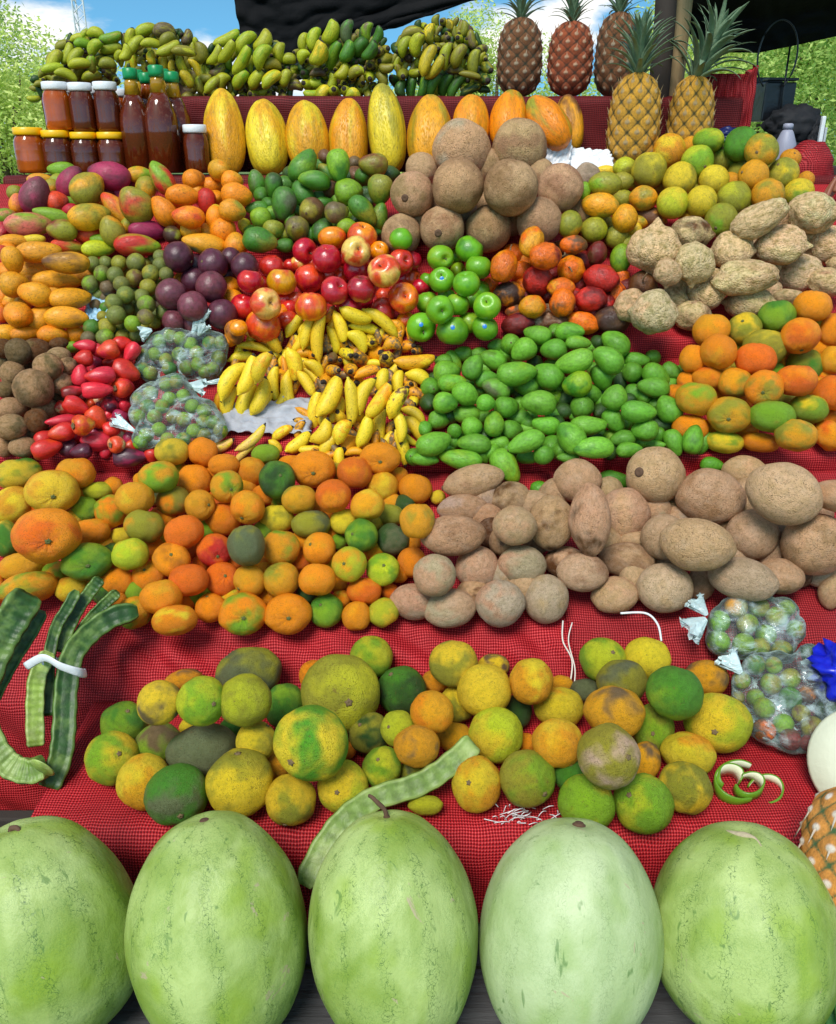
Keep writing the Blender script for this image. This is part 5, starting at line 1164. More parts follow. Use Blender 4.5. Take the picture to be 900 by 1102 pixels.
for lst, w_, mat, fl in (
    ([(120, 160, 1.50), (60, 250, 1.47), (0, 350, 1.45), (-60, 480, 1.42), (-110, 640, 1.40)], 74, 'pod', .8),
    ([(180, 225, 1.53), (130, 320, 1.51), (60, 430, 1.48), (0, 540, 1.46), (-60, 660, 1.43)], 30, 'pod', .6),
    ([(190, 880, 1.38), (130, 905, 1.38), (50, 885, 1.38), (-20, 810, 1.38), (-70, 690, 1.39)], 52, 'podpale', .8)):
    attach(pod(None, lst, w_, mat, fl), pb2)
mb = MB(); mb.lathe([(.02, -.002), (.022, 0), (.016, .002), (.006, .001)], 20); ce = mb.build('cut_end', M['podlight']); ce.matrix_basis = Matrix.Translation(W(46, 826, 1.355)) @ Matrix.Rotation(R(-70), 4, 'X') @ Matrix.Rotation(R(20), 4, 'Y'); attach(ce, pb2)
lp = sweep('long_pod', ppts((340, 680), 3.214, [(-40, 880, 1.245), (30, 740, 1.27), (110, 640, 1.29), (210, 575, 1.31), (350, 530, 1.325), (450, 470, 1.34), (545, 385, 1.36)]), 42 / 3.214 * 1.3 / F, 'podpale', None, .35, wend=(.6, .9))
tag(lp, 'long pale green flat pod lying across the grapefruits', 'green pod')
# hanging leaf-like pod under the left side
# ================================================================ BAGS
def bag(name, label, cat, org, sc, spheres, t, knots, mat='bag', tier=1, fruitname='bagged_fruit', noun='green fruit', where='', flatten=.75, tones=None, group=None, seed=0):
    root = empty(name); pts = []
    rn = random.Random(seed); objs = []
    for i, s in enumerate(spheres):
        x, y, r = s[:3]; tone = s[3] if len(s) > 3 else rn.choice(('lg/ol', 'gr/ol', 'ol/lg', 'lg'))
        x, y, r = org[0] + x / sc, org[1] + y / sc, r / sc
        tt = t(x, y) + rn.uniform(-.006, .012); p = W(x, y, tt); rr = r * tt / F; pts.append((p, rr))
        me = mesh_with('ball', 'guaya'); o = mesh_obj(fruitname, me[i % 4]); o.location = p; o.rotation_euler = (rn.uniform(0, 6), rn.uniform(0, 6), 0); o.scale = (rr * .97, rr * .95, rr)
        c1, _, c2 = tone.partition('/'); col, cn = PAL[c1]; col2, cn2 = PAL[c2] if c2 else (col, None)
        o.color = (*[v * rn.uniform(.85, 1.1) for v in lin(col)], .5 if c2 else .2); o['tint'] = list(lin(col2))
        tag(o, None, 'bagged fruit', group or 'fruits ' + where); objs.append(dict(o=o, desc=(cn, cn2), x=x, y=y, b=r))
    HEAPS.append((objs, noun, noun + 's', where))
    c = sum((p for p, r in pts), Vector()) / len(pts); root.location = c
    bm = bmesh.new(); bmesh.ops.create_icosphere(bm, subdivisions=5, radius=1)
    mx = max((p - c).length + r for p, r in pts)
    for v in bm.verts:
        u = v.co.normalized(); acc = []
        for p, r in pts:
            d = p - c; al = d.dot(u); acc.append(al + r * 1.08)
        acc.sort(); h = acc[-1] * .7 + acc[-2] * .2 + acc[-3] * .1
        # pull in where nothing is near, so that the film follows the lumps
        best = 0
        for p, r in pts:
            d = p - c; al = d.dot(u); pe = (d - u * al).length
            if al > 0 and pe < r * 1.5: best = max(best, al + r * 1.12 * math.sqrt(max(0, 1 - (pe / (r * 1.5)) ** 2)))
        hh = h * .45 + max(best, h * .6) * .55
        hh += .0035 * (noise.noise(u * 7 + Vector((seed, 0, 0))) + .8 * abs(noise.noise(u * 16)))
        v.co = u * hh
    for _ in range(2): bmesh.ops.smooth_vert(bm, verts=bm.verts, factor=.4, use_axis_x=True, use_axis_y=True, use_axis_z=True)
    me = bpy.data.meshes.new('film'); bm.to_mesh(me); bm.free(); me.polygons.foreach_set('use_smooth', [True] * len(me.polygons))
    f = mesh_obj('film', me, M[mat], root)
    for kn in knots:        # gathered ends: crumpled fans
        x0, y0, x1, y1, wd = [q / sc for q in kn[:5]]; a = W(org[0] + x0, org[1] + y0, t(org[0] + x0, org[1] + y0) - .02); b = W(org[0] + x1, org[1] + y1, t(org[0] + x1, org[1] + y1) - .025)
        ax = (b - a); ln = ax.length; axn = ax.normalized(); sd = axn.cross((a - CAM).normalized()).normalized(); wv = wd * 1.6 / F; dp = axn.cross(sd)
        vs, fs = [], []; N, K = 10, 28
        for i in range(N + 1):
            ff = i / N; ww = wv * (.18 + .82 * ff ** .9)
            for k in range(K):
                an = 2 * PI * k / K; pl = 1 + .35 * math.sin(an * 7 + ff * 3) * (.3 + .7 * ff)
                jag = .12 * ln * math.sin(an * 5 + 1) * (ff > .95)
                vs.append(a + axn * (ln * ff + jag) + sd * math.cos(an) * ww * pl + dp * math.sin(an) * ww * .35 * pl)
        for i in range(N):
            for k in range(K): fs.append((i * K + k, i * K + (k + 1) % K, (i + 1) * K + (k + 1) % K, (i + 1) * K + k))
        o = mesh_obj('gathered_end', make_mesh('gathered_end', vs, fs), M['bagtail']); attach(o, root)
    tag(root, label, cat, group='plastic bags of small green fruit'); return root
def on_tier(tier, lift):
    def f(x, y):
        d = D(x, y); t = 99
        for p0, n in SUP[tier]:
            nd = n.dot(d)
            if nd < -1e-4: t = min(t, n.dot(p0 - CAM) / nd)
        return t - lift
    return f
bg = lambda l, r=48: [(x, y, r) for x, y in l]
bag('plastic_bag', 'upper of two milky bags of green fruits beside the wax apples', 'plastic bag', (120, 330), 6.43, bg([(220, 430), (300, 330), (380, 370), (470, 330), (480, 220), (550, 260), (600, 400), (680, 250), (760, 250), (740, 350), (650, 450), (400, 430), (520, 420), (700, 430), (220, 340), (330, 240), (410, 200), (590, 320), (270, 460)], 52), on_tier(3, .045), [(560, 190, 640, 20, 60), (600, 200, 650, 120, 50), (280, 160, 200, 185, 60)], 'bagmilky', where='in the upper milky bag', seed=1)
bag('plastic_bag', 'lower milky bag of green fruits, knotted towards the bananas', 'plastic bag', (120, 330), 6.43, bg([(180, 760), (250, 690), (300, 760), (380, 540), (450, 520), (500, 620), (400, 640), (560, 690), (640, 720), (700, 800), (570, 860), (500, 780), (430, 760), (640, 800), (755, 860), (390, 920), (500, 920), (240, 890), (200, 940), (350, 690), (270, 600), (190, 640), (640, 890), (330, 850)], 53), on_tier(3, .06), [(520, 540, 640, 560, 60), (590, 540, 770, 512, 22), (160, 860, 20, 780, 50)], 'bagmilky', where='in the lower milky bag', seed=2)
bag('plastic_bag', 'knotted clear bag of green fruits leaning on the deeper red cloth', 'plastic bag', (730, 630), 5.294, [(330, 120, 66, 'ol/yo'), (460, 125, 60), (235, 205, 64), (395, 220, 62), (560, 180, 62), (230, 320, 66), (375, 335, 66), (500, 280, 60), (590, 370, 62), (670, 250, 55), (620, 130, 52), (470, 350, 55)], on_tier(1, .05), [(165, 170, 90, 80, 50), (160, 190, 60, 260, 70)], where='in the knotted clear bag', seed=3)
bag('plastic_bag', 'clear bag of green and reddish fruits sitting below the knotted one', 'plastic bag', (730, 630), 5.294, [(440, 450, 58), (530, 560, 62), (640, 530, 58), (640, 645, 66, 'gr'), (735, 620, 52, 'or/br'), (490, 700, 62), (600, 790, 60), (490, 825, 66, 'do/br'), (640, 880, 62, 'br/dr'), (770, 815, 70, 'br/ol'), (850, 720, 70, 'dg'), (780, 510, 40, 'dg/br'), (545, 455, 50), (360, 540, 52), (440, 640, 52), (880, 810, 52, 'br'), (740, 900, 48, 'dr'), (760, 390, 60, 'dg'), (700, 730, 52, 'br/ol'), (340, 640, 40, 'ol')], on_tier(1, .06), [(360, 500, 270, 400, 60), (700, 440, 860, 420, 40)], where='in the lower clear bag', seed=4)
# blue plastic bag, gourd slice, pineapple at the right edge
def crumple(name, label, cat, c, size, mat, seed, amp=.35, sub=4, flat=1, group=None):
    bm = bmesh.new(); bmesh.ops.create_icosphere(bm, subdivisions=sub, radius=1)
    for v in bm.verts:
        u = v.co.copy(); d = 1 + amp * (abs(noise.noise(u * 2.2 + Vector((seed, 0, 0)))) * 1.6 + abs(noise.noise(u * 5 + Vector((seed, 3, 0)))) * .8 - .5)
        v.co = Vector((u.x * size[0] * d, u.y * size[1] * d, u.z * size[2] * d))
    me = bpy.data.meshes.new(name); bm.to_mesh(me); bm.free(); me.polygons.foreach_set('use_smooth', [True] * len(me.polygons))
    o = mesh_obj(name, me, M[mat]); o.location = c; tag(o, label, cat, group); return o
crumple('blue_plastic_bag', 'crumpled bright blue plastic bag at the right edge', 'plastic bag', W(912, 722, 1.50), (.055, .05, .05), 'blue', 3, .5)
gs = MB(); gs.lathe([(.085, -.03), (.098, -.012), (.1, .004), (.097, .012), (.05, .013), (.01, .013)], 48)
g_ = gs.build('gourd_slice', M['flesh']); g_.matrix_basis = Matrix.Translation(W(935, 822, 1.36)) @ Matrix.Rotation(R(52), 4, 'X') @ Matrix.Rotation(R(-18), 4, 'Y'); g_.scale = (.92, .92, 1)
tag(g_, 'pale cut slice of gourd at the right edge', 'gourd slice')
_p = W(914, 938, 1.17); _r, _u, _tv = basis(_p); root = empty('pineapple', _p); tag(root, 'pineapple with whitish spines lying crown-down beside the roundest watermelon', 'pineapple', 'whole pineapples on display')
_m = Matrix((_r, _tv, -_u)).transposed().to_4x4(); _m.translation = _p; root.matrix_basis = _m @ Matrix.Rotation(.12, 4, 'Y')
_b = mesh_obj('skin', PM['pine_close'], parent=root); _b.scale = (.062, .062, .115); _c = mesh_obj('crown', crown_mesh('pineapple_crown', 6, 44, 1, .9, 'leafgreen'), parent=root); _c.scale = (.14,) * 3; _c.location = (0, 0, .105)
# lime peel spiral
mb = MB()
def peel(pts, wid, name='peel'):
    c = crom(pts, 10); vs, fs = [], []
    for i, p in enumerate(c):
        f = i / (len(c) - 1); w_ = wid * math.sin(PI * (.08 + .84 * f)) ** .5
        ax = Vector((.15 * math.sin(f * 9), -.35, 1)).normalized()
        vs += [p - ax * w_, p + Vector((0, -.0006, 0)), p + ax * w_]
    for i in range(len(c) - 1): fs += [(i * 3, i * 3 + 1, i * 3 + 4, i * 3 + 3), (i * 3 + 1, i * 3 + 2, i * 3 + 5, i * 3 + 4)]
    me = make_mesh(name, vs, fs, mats=[M['peelout'], M['peelin']]); return me
def ring(cx, cy, r, t, a0, a1, rz=.8):
    return [W(cx + r * math.cos(R(a)), cy + r * rz * math.sin(R(a)), t + .00006 * r * 16 * -math.sin(R(a)) + (a - a0) * 2e-5) for a in range(a0, a1, 30)]
pr = empty('lime_peel', W(800, 845, 1.38)); tag(pr, 'curled strips of lime peel lying on the red cloth', 'lime peel')
for i, (cx, cy, r, a0, a1, w_, t) in enumerate(((795, 843, 25, 60, 330, .011, 1.385), (806, 846, 14, -120, 200, .009, 1.375), (823, 852, 18, -160, 170, .008, 1.385), (784, 838, 14, 120, 420, .012, 1.39))):
    me = peel(ring(cx, cy, r, t, a0, a1), w_ * 1.5)
    o = mesh_obj('strip', me); md = o.modifiers.new('t', 'SOLIDIFY'); md.thickness = .003; md.material_offset = 1; md.offset = 1 if i != 3 else -1; attach(o, pr)
# shredded tuft and twine
rn = random.Random(5); mb = MB()
for i in range(38):
    a = W(572 + rn.uniform(-36, 30), 878 + rn.uniform(-10, 9), 1.335); b = a + Vector((rn.uniform(-.03, .03), rn.uniform(-.015, .01), rn.uniform(0, .012))); m_ = (a + b) / 2 + Vector((0, -.004, rn.uniform(.002, .012)))
    mb.tube(crom([a, m_, b], 4), .0008, 4)
tf = mb.build('shredded_string', M['white']); tag(tf, 'tuft of shredded white string on the red cloth between the melons', 'string')
mb = MB(); mb.tube(crom([W(612 - 6, 668, 1.625), W(606, 690, 1.61), W(616, 712, 1.60), W(612, 745, 1.575)], 8), .0016, 6); mb.tube(crom([W(616, 670, 1.625), W(612, 690, 1.605), W(619, 720, 1.59), W(617, 745, 1.57)], 8), .0013, 6)
o = mb.build('seam_cord', M['cord']); tag(o, 'black and white cord running down the seam between two red cloths', 'cord')
mb = MB(); mb.tube(crom([W(668, 660, 1.60), W(695, 660, 1.595), (W(708, 672, 1.59)), W(712, 690, 1.585)], 8), .0022, 6)
o = mb.build('white_strip', M['white']); tag(o, 'loose white strip hanging over the deeper red cloth', 'strip')
# papers and plastic among the fruit
def sheet(name, label, cat, corners, mat, seed, amp=.006, n=26, t=.0012):
    a, b, c, d = corners; vs, fs = [], []
    nn = (b - a).cross(d - a).normalized()
    for i in range(n + 1):
        for j in range(n + 1):
            u, v = i / n, j / n; p = a.lerp(b, u).lerp(d.lerp(c, u), v)
            h = amp * (abs(noise.noise(Vector((u * 5, v * 5, seed)))) * 2 + noise.noise(Vector((u * 11, v * 11, seed))) * .6)
            e = .006 * noise.noise(Vector((u * 9, v * 9, seed + 4)))
            vs.append(p + nn * h * (1 if nn.y < 0 else -1) + Vector((e, 0, e)))
    for i in range(n):
        for j in range(n): q = i * (n + 1) + j; fs.append((q, q + 1, q + n + 2, q + n + 1))
    o = mesh_obj(name, make_mesh(name, vs, fs), M[mat]); md = o.modifiers.new('t', 'SOLIDIFY'); md.thickness = t; tag(o, label, cat); return o
ot3 = on_tier(3, .012); q = lambda x, y: W(x, y, ot3(x, y))
sheet('newspaper', 'crumpled grey newspaper peeking out under the ripe bananas', 'newspaper', [q(238, 465), q(238, 435), q(335, 428), q(335, 468)][::-1], 'paper', 2, .01)
ot4 = on_tier(4, .02); q = lambda x, y: W(x, y, ot4(x, y))
sheet('printed_packet', 'pale blue printed packet among the tiny green fruits', 'packet', [q(92, 345), q(94, 312), q(124, 314), q(122, 345)][::-1], 'packet' if 'packet' in M else 'white', 4, .006)
ot6 = lambda x, y: W(x, y, (L6.x + .06) / D(x, y).y)
qq = lambda x, y, dy=.0: Wy_(x, y, L6.x + .06 + dy)
def Wy_(x, y, Y): return W(x, y, Y / D(x, y).y)
sheet('white_cloth', 'crumpled white cloth between papayas and largest pineapple', 'cloth', [qq(586, 140, .02), qq(588, 184, -.02), qq(612, 180, -.02), qq(616, 142, .03)], 'white', 11, .008, t=.002)
sheet('white_plastic_wrap', 'flattened white plastic lying against the largest pineapple', 'plastic wrap', [qq(610, 160, .03), qq(614, 184, -.03), qq(662, 182, -.03), qq(656, 163, .02)], 'white', 5, .006, t=.002)
# ================================================================ THINGS BEHIND, RIGHT
def Wy(x, y, Y): return W(x, y, Y / D(x, y).y)
YB2 = Y7 + .03
# red net crate panel standing at the right end of the back shelf
mb = MB(); a, b = Wy(742, 80, YB2), Wy(812, 78, YB2); zb = Z6 + .005
vs, fs, uv = [], [], []
for i in range(41):
    for j in range(31):
        u, v = i / 40, j / 30; x = a.x + (b.x - a.x + .0) * u; zt_ = a.z + .0 * u + (.02 * sstep(.85, 1, u))
        vs.append(Vector((x, YB2 - .02 - .012 * abs(math.sin(u * 24)) - .01 * noise.noise(Vector((u * 6, v * 6, 0))), zb + (zt_ - zb) * v))); uv.append((x, v * .3))
for i in range(40):
    for j in range(30): q_ = i * 31 + j; fs.append((q_, q_ + 31, q_ + 32, q_ + 1))
o = mesh_obj('red_net_sack', make_mesh('red_net_sack', vs, fs, uv), M['burlap_dark']); md = o.modifiers.new('t', 'SOLIDIFY'); md.thickness = .02; md.offset = -1
tag(o, 'upright red net sack to the right of the splayed-leaf pineapple', 'net sack')
def boxthing(name, label, cat, c, h, mat, rot=(0, 0, 0), parts=(), bev=.004):
    root = empty(name, c); root.rotation_euler = rot; tag(root, label, cat)
    m_ = MB(); m_.box((0, 0, 0), h); m_.build('body', M[mat], root, False, bev)
    for pn, pc, ph, pm in parts:
        m_ = MB(); m_.box(pc, ph); m_.build(pn, M[pm], root, False, bev * .6)
    return root
c0 = Wy(832, 110, 2.95)
boxthing('cardboard_box', 'black box standing open right of the red net sack', 'box', c0, (.05, .04, .055), 'blackplastic', (0, 0, .1), [('flap', (0, -.03, .062), (.05, .02, .004), 'blackplastic'), ('flap', (.0, .045, .06), (.045, .003, .014), 'blackplastic')])
mb = MB(); cen = Wy(837, 60, 2.9); r_ = 28 / 902 * 3.1
pts = [cen + Vector((math.cos(R(a)) * r_ * .62, 0, math.sin(R(a)) * r_ * 1.0)) for a in range(-60, 241, 20)]
mb.tube(crom(pts, 3), .0028, 6); mb.tube([cen + Vector((.035, .002, r_ * .3)), cen + Vector((.036, .002, -.25))], .003, 6)
o = mb.build('wire_hoop', M['blackplastic']); tag(o, 'thin dark wire hoop standing above the black box', 'wire hoop')
crumple('black_bag', 'slumped black cloth bag right of the citrus heap', 'bag', Wy(855, 135, 2.85), (.085, .05, .055), 'blackcloth', 8, .3)
crumple('black_bag', 'strap end of black cloth hanging past the white crate', 'bag', Wy(872, 148, 2.83), (.022, .03, .045), 'blackcloth', 9, .5)
root = empty('white_bottle', Wy(842, 178, 2.72)); tag(root, 'white plastic bottle leaning on the black bag', 'bottle')
lathe_part('bottle_body', [(.032, 0), (.034, .01), (.030, .06), (.018, .09), (.013, .098)], 'palebottle', root); lathe_part('cap', [(.0145, .099), (.0145, .112), (.01, .115)], 'palebottle', root)
boxthing('plastic_crate', 'whitish crate behind the citrus heap with dark print on its edge', 'crate', Wy(848, 168, 2.80), (.075, .05, .03), 'white', (0, 0, .08), [('rim', (0, 0, .034), (.08, .055, .004), 'blackcloth'), ('post', (.07, -.045, .06), (.006, .006, .05), 'white'), ('post', (.07, .045, .06), (.006, .006, .05), 'white'), ('post', (.09, -.03, .03), (.004, .006, .05), 'metal')])
crumple('dark_blue_bag', 'dark blue bag between red net sack and lime-green citrus', 'bag', Wy(785, 146, 2.66), (.065, .03, .02), 'bluebag' if 'bluebag' in M else 'blackcloth', 12, .5)
boxthing('side_table', 'dark wooden table end beyond the citrus heap at the right edge', 'table', Wy(905, 190, 2.72), (.10, .12, .03), 'darkwood', (0, 0, 0), [('leg', (-.07, -.09, -.70), (.02, .02, .67), 'darkwood'), ('leg', (.07, -.09, -.70), (.02, .02, .67), 'darkwood'), ('leg', (.07, .09, -.70), (.02, .02, .67), 'darkwood'), ('leg', (-.07, .09, -.70), (.02, .02, .67), 'darkwood')])
# red cloth bump at the right end of tier 5
o = crumple('red_net_bundle', 'rolled red net bundle at the right end of the citrus heap', 'net bundle', Wy(868, 186, 2.58), (.07, .06, .085), 'burlap_dark', 14, .12)
me = o.data; l = me.uv_layers.new(name='UVMap')
for lp_ in me.loops: co = me.vertices[lp_.vertex_index].co; l.data[lp_.index].uv = (co.x + co.y, co.z)
# ================================================================ PERSON at the right (only fingertips reach into view)
def hand_person():
    H = Wy(889, 197, 2.34); 
    root_me = bpy.data.meshes.new('person')
    hx, hy, hz = H
    J = dict(pel=(hx + .50, hy + .55, .98), ch=(hx + .46, hy + .50, 1.28), nk=(hx + .45, hy + .48, 1.50), hd=(hx + .43, hy + .45, 1.62), tp=(hx + .42, hy + .45, 1.74),
             ls=(hx + .30, hy + .42, 1.44), le=(hx + .24, hy + .25, 1.46), lw=(hx + .10, hy + .04, hz + .03), lh=(hx + .055, hy + .015, hz + .02),
             rs=(hx + .62, hy + .56, 1.42), re=(hx + .68, hy + .55, 1.14), rw=(hx + .66, hy + .42, .92),
             lk=(hx + .44, hy + .52, .52), lf=(hx + .44, hy + .54, .06), lt=(hx + .42, hy + .38, .03), rk=(hx + .60, hy + .56, .52), rf=(hx + .60, hy + .60, .06), rt=(hx + .60, hy + .45, .03))
    rad = dict(pel=.15, ch=.15, nk=.055, hd=.085, tp=.06, ls=.055, le=.042, lw=.028, lh=.034, rs=.055, re=.042, rw=.03, lk=.06, lf=.04, lt=.035, rk=.06, rf=.04, rt=.035)
    E = [('pel', 'ch'), ('ch', 'nk'), ('nk', 'hd'), ('hd', 'tp'), ('ch', 'ls'), ('ls', 'le'), ('le', 'lw'), ('lw', 'lh'), ('ch', 'rs'), ('rs', 're'), ('re', 'rw'), ('pel', 'lk'), ('lk', 'lf'), ('lf', 'lt'), ('pel', 'rk'), ('rk', 'rf'), ('rf', 'rt')]
    ks = list(J); verts = [Vector(J[k]) for k in ks]; rr = [rad[k] for k in ks]; ed = [(ks.index(a), ks.index(b)) for a, b in E]
    base = Vector(J['lh']); fd = Vector((-1, -.25, -.18)).normalized(); sd = Vector((0, -.75, .65)).normalized(); cu = Vector((.1, -.2, -1)).normalized()
    for i, (o_, L) in enumerate(((-.027, .062), (-.009, .072), (.009, .068), (.025, .052))):
        p = base + sd * o_ * .9; prev = ks.index('lh')
        for k in range(4):
            q_ = p + fd * (L * (k + .4) / 3.6) + sd * o_ * .25 + cu * (.006 * k * k)
            verts.append(q_); rr.append(.0095 - .0009 * k); ed.append((prev, len(verts) - 1)); prev = len(verts) - 1
    prev = ks.index('lh')
    for k in range(3):
        verts.append(base + fd * (.008 + .016 * k) - sd * .03 + cu * (.008 + .012 * k)); rr.append(.0105 - .001 * k); ed.append((prev, len(verts) - 1)); prev = len(verts) - 1
    root_me.from_pydata(verts, ed, [])
    o = mesh_obj('person', root_me, M['skin'])
    md = o.modifiers.new('skin', 'SKIN'); lay = root_me.skin_vertices[0].data if root_me.skin_vertices else None
    if lay is None:
        bpy.context.view_layer.objects.active = o
    else:
        for i, v in enumerate(lay): v.radius = (rr[i], rr[i]); v.use_root = (i == 0)
    o.modifiers.new('sub', 'SUBSURF').render_levels = 2
    tag(o, 'person at the right edge reaching a brown hand over the jicamas', 'person')
    mb = MB(); mb.tube(crom([Vector(J['pel']) - Vector((0, 0, .1)), Vector(J['pel']), Vector(J['ch']), Vector(J['nk']) - Vector((0, 0, .06))], 5), [.19] * 6 + [.19, .19, .19, .185, .18, .17, .15, .12, .10, .085], 20)
    s = mb.build('shirt', M['shirt'], o)
    mb = MB(); mb.tube(crom([Vector(J['pel']) + Vector((-.07, 0, 0)), Vector(J['lk']), Vector(J['lf']) + Vector((0, 0, .05))], 5), [.12, .115, .11, .105, .10, .095, .09, .085, .08, .075, .07], 16); mb.tube(crom([Vector(J['pel']) + Vector((.07, 0, 0)), Vector(J['rk']), Vector(J['rf']) + Vector((0, 0, .05))], 5), [.12, .115, .11, .105, .10, .095, .09, .085, .08, .075, .07], 16)
    mb.build('trousers', M['blackcloth'], o)
    bm = bmesh.new(); bmesh.ops.create_icosphere(bm, subdivisions=3, radius=.108)
    me = bpy.data.meshes.new('hair'); bm.to_mesh(me); bm.free(); h = mesh_obj('hair', me, M['blackcloth'], o); h.location = Vector(J['hd']) + Vector((.012, .03, .075)); h.scale = (.9, .95, .8)
    k = MB(); k.tube([H + Vector((.02, .0, .012)), H + Vector((.05, -.03, .004))], .004, 8); o2 = k.build('knife', M['metal']); tag(o2, 'silver knife end held by the brown hand at the right edge', 'knife')
if not bpy.data.meshes.get('person'): pass
hand_person()
# ================================================================ POSTS, TARPS
mb = MB(); mb.tube([Wy(708, 200, 2.74) * 1, Vector((Wy(708, 100, 2.74).x, 2.74, 2.0)), Vector((Wy(706, 0, 2.74).x, 2.74, 2.7))], [.032, .03, .028], 14)
mb.v = [Vector((v.x, v.y, 0)) if i < 14 else v for i, v in enumerate(mb.v)]
o = mb.build('wooden_post', M['darkwood']); tag(o, 'dark rough wooden post behind the largest golden pineapple', 'post')
mb = MB(); xx = Wy(726, 60, 2.80).x
mb.tube([Vector((xx, 2.80, 0)), Vector((xx, 2.80, 1.0)), Vector((xx, 2.80, 2.0)), Vector((xx, 2.80, 2.75))], [.036, .036, .0355, .035], 18)
o = mb.build('wooden_post', M['bamboo']); tag(o, 'smooth pale round wooden post between the two front pineapples', 'post')
def tarp(name, label, rows, seed, th=.008, amp=.02):
    # rows of points, each row a list of Vectors, resampled to a wrinkled sheet
    vs, fs = [], []; NU, NV = 60, 40
    rs = [crom(r, 1) for r in rows]
    def samp(r, u):
        f = u * (len(r) - 1); i = min(int(f), len(r) - 2); return r[i].lerp(r[i + 1], f - i)
    for j in range(NV + 1):
        f = j / NV * (len(rows) - 1); i = min(int(f), len(rows) - 2)
        for k in range(NU + 1):
            u = k / NU; p = samp(rows[i], u).lerp(samp(rows[i + 1], u), f - i)
            n = noise.noise(Vector((u * 7 + f * .6, f * 2.5, seed))) + .5 * noise.noise(Vector((u * 16, f * 5, seed + 2)))
            vs.append(p + Vector((0, amp * n, amp * .25 * n * (0 < j < NV))))
    for j in range(NV):
        for k in range(NU): q_ = j * (NU + 1) + k; fs.append((q_, q_ + 1, q_ + NU + 2, q_ + NU + 1))
    o = mesh_obj(name, make_mesh(name, vs, fs), M['tarp']); md = o.modifiers.new('t', 'SOLIDIFY'); md.thickness = th; tag(o, label, 'tarpaulin', 'black tarpaulins over the stall'); return o
A = 3.5
tarp('tarpaulin', 'black tarpaulin hanging behind the green bananas, its edge slanting up', [
    [Wy(250, -60, A), Wy(330, -60, A), Wy(440, -60, A), Wy(640, -60, A)],
    [Wy(252, 0, A), Wy(330, 0, A), Wy(440, 0, A), Wy(520, -3, A)],
    [Wy(260, 40, A), Wy(310, 40, A), Wy(350, 38, A), Wy(412, 33, A)],
    [Wy(270, 80, A), Wy(310, 90, A), Wy(340, 80, A), Wy(372, 62, A)]], 3)
B1, B2 = 3.1, 2.6
tarp('tarpaulin', 'dark tarpaulin roof over the right side of the stall', [
    [Wy(738, 34, B1), Wy(775, 56, B1), Wy(815, 57, B1), Wy(850, 50, B1), Wy(905, 38, B1), Wy(1010, 20, B1)],
    [Wy(735, 8, B1 - .05), Wy(775, 18, B1 - .05), Wy(815, 20, B1 - .05), Wy(850, 16, B1 - .05), Wy(905, 8, B1 - .05), Wy(1010, -10, B1 - .05)],
    [Wy(735, -80, B2), Wy(775, -80, B2), Wy(815, -80, B2), Wy(850, -80, B2), Wy(905, -80, B2), Wy(1010, -80, B2)]], 5, amp=.015)
# ================================================================ SETTING
def box_struct(name, c, h, mat):
    mb = MB(); mb.box(c, h); o = mb.build(name, M[mat], None, False); o['kind'] = 'structure'; return o
vs = [Vector((-400, -60, 0)), Vector((400, -60, 0)), Vector((400, 700, 0)), Vector((-400, 700, 0))]
o = mesh_obj('ground', make_mesh('ground', vs, [(0, 1, 2, 3)]), M['grass']); o['kind'] = 'structure'
vs = [Vector((-60, 5.2, .004)), Vector((60, 5.2, .004)), Vector((60, 8.6, .004)), Vector((-60, 8.6, .004))]
o = mesh_obj('road', make_mesh('road', vs, [(0, 1, 2, 3)]), M['road']); o['kind'] = 'structure'
def tree(name, label, x, y, hgt, cr, mat, seed, nleaf=5000, z0=.25, leaf=.07, lobes=16):
    rn = random.Random(seed); root = empty(name, (x, y, 0)); tag(root, label, 'tree', 'trees across the road')
    mb = MB(); tip = Vector((rn.uniform(-.2, .2), 0, hgt * .75)); mb.tube(crom([Vector((0, 0, 0)), Vector((.05, .05, hgt * .35)), tip], 5), [.10 * (1 - .07 * i) for i in range(11)], 8)
    lb = []
    for i in range(lobes):
        a = rn.uniform(0, 2 * PI); rr = rn.uniform(.1, 1) ** .6 * cr; z = rn.uniform(z0, hgt * .95)
        k = math.sin(PI * min(1, max(.12, (z / hgt)) * .85 + .08))
        c = Vector((math.cos(a) * rr * k, math.sin(a) * rr * k * .8, z)); lb.append((c, rn.uniform(.28, .5) * cr))
        mb.tube(crom([Vector((0, 0, hgt * .25 * rn.uniform(.6, 1.4))), c * .5 + Vector((0, 0, hgt * .15)), c], 3), [.035, .03, .025, .02, .015, .012, .01], 5)
    mb.build('trunk', M['bark'], root)
    vs, fs = [], []
    for i in range(nleaf):
        c, r = lb[rn.randrange(lobes)]
        u = Vector((rn.gauss(0, 1), rn.gauss(0, 1), rn.gauss(0, 1))).normalized() * r * rn.uniform(.55, 1.08)
        p = c + u
        if p.z < .05: continue
        a = Vector((rn.gauss(0, 1), rn.gauss(0, 1), rn.gauss(0, .6))).normalized(); b = a.cross(Vector((rn.gauss(0, 1), rn.gauss(0, 1), rn.gauss(0, 1)))).normalized()
        s = leaf * rn.uniform(.6, 1.4); i0 = len(vs); vs += [p - a * s, p + b * s * .4, p + a * s, p - b * s * .4]; fs.append((i0, i0 + 1, i0 + 2, i0 + 3))
    mesh_obj('crown', make_mesh('crown', vs, fs, smooth=False), M[mat], root)
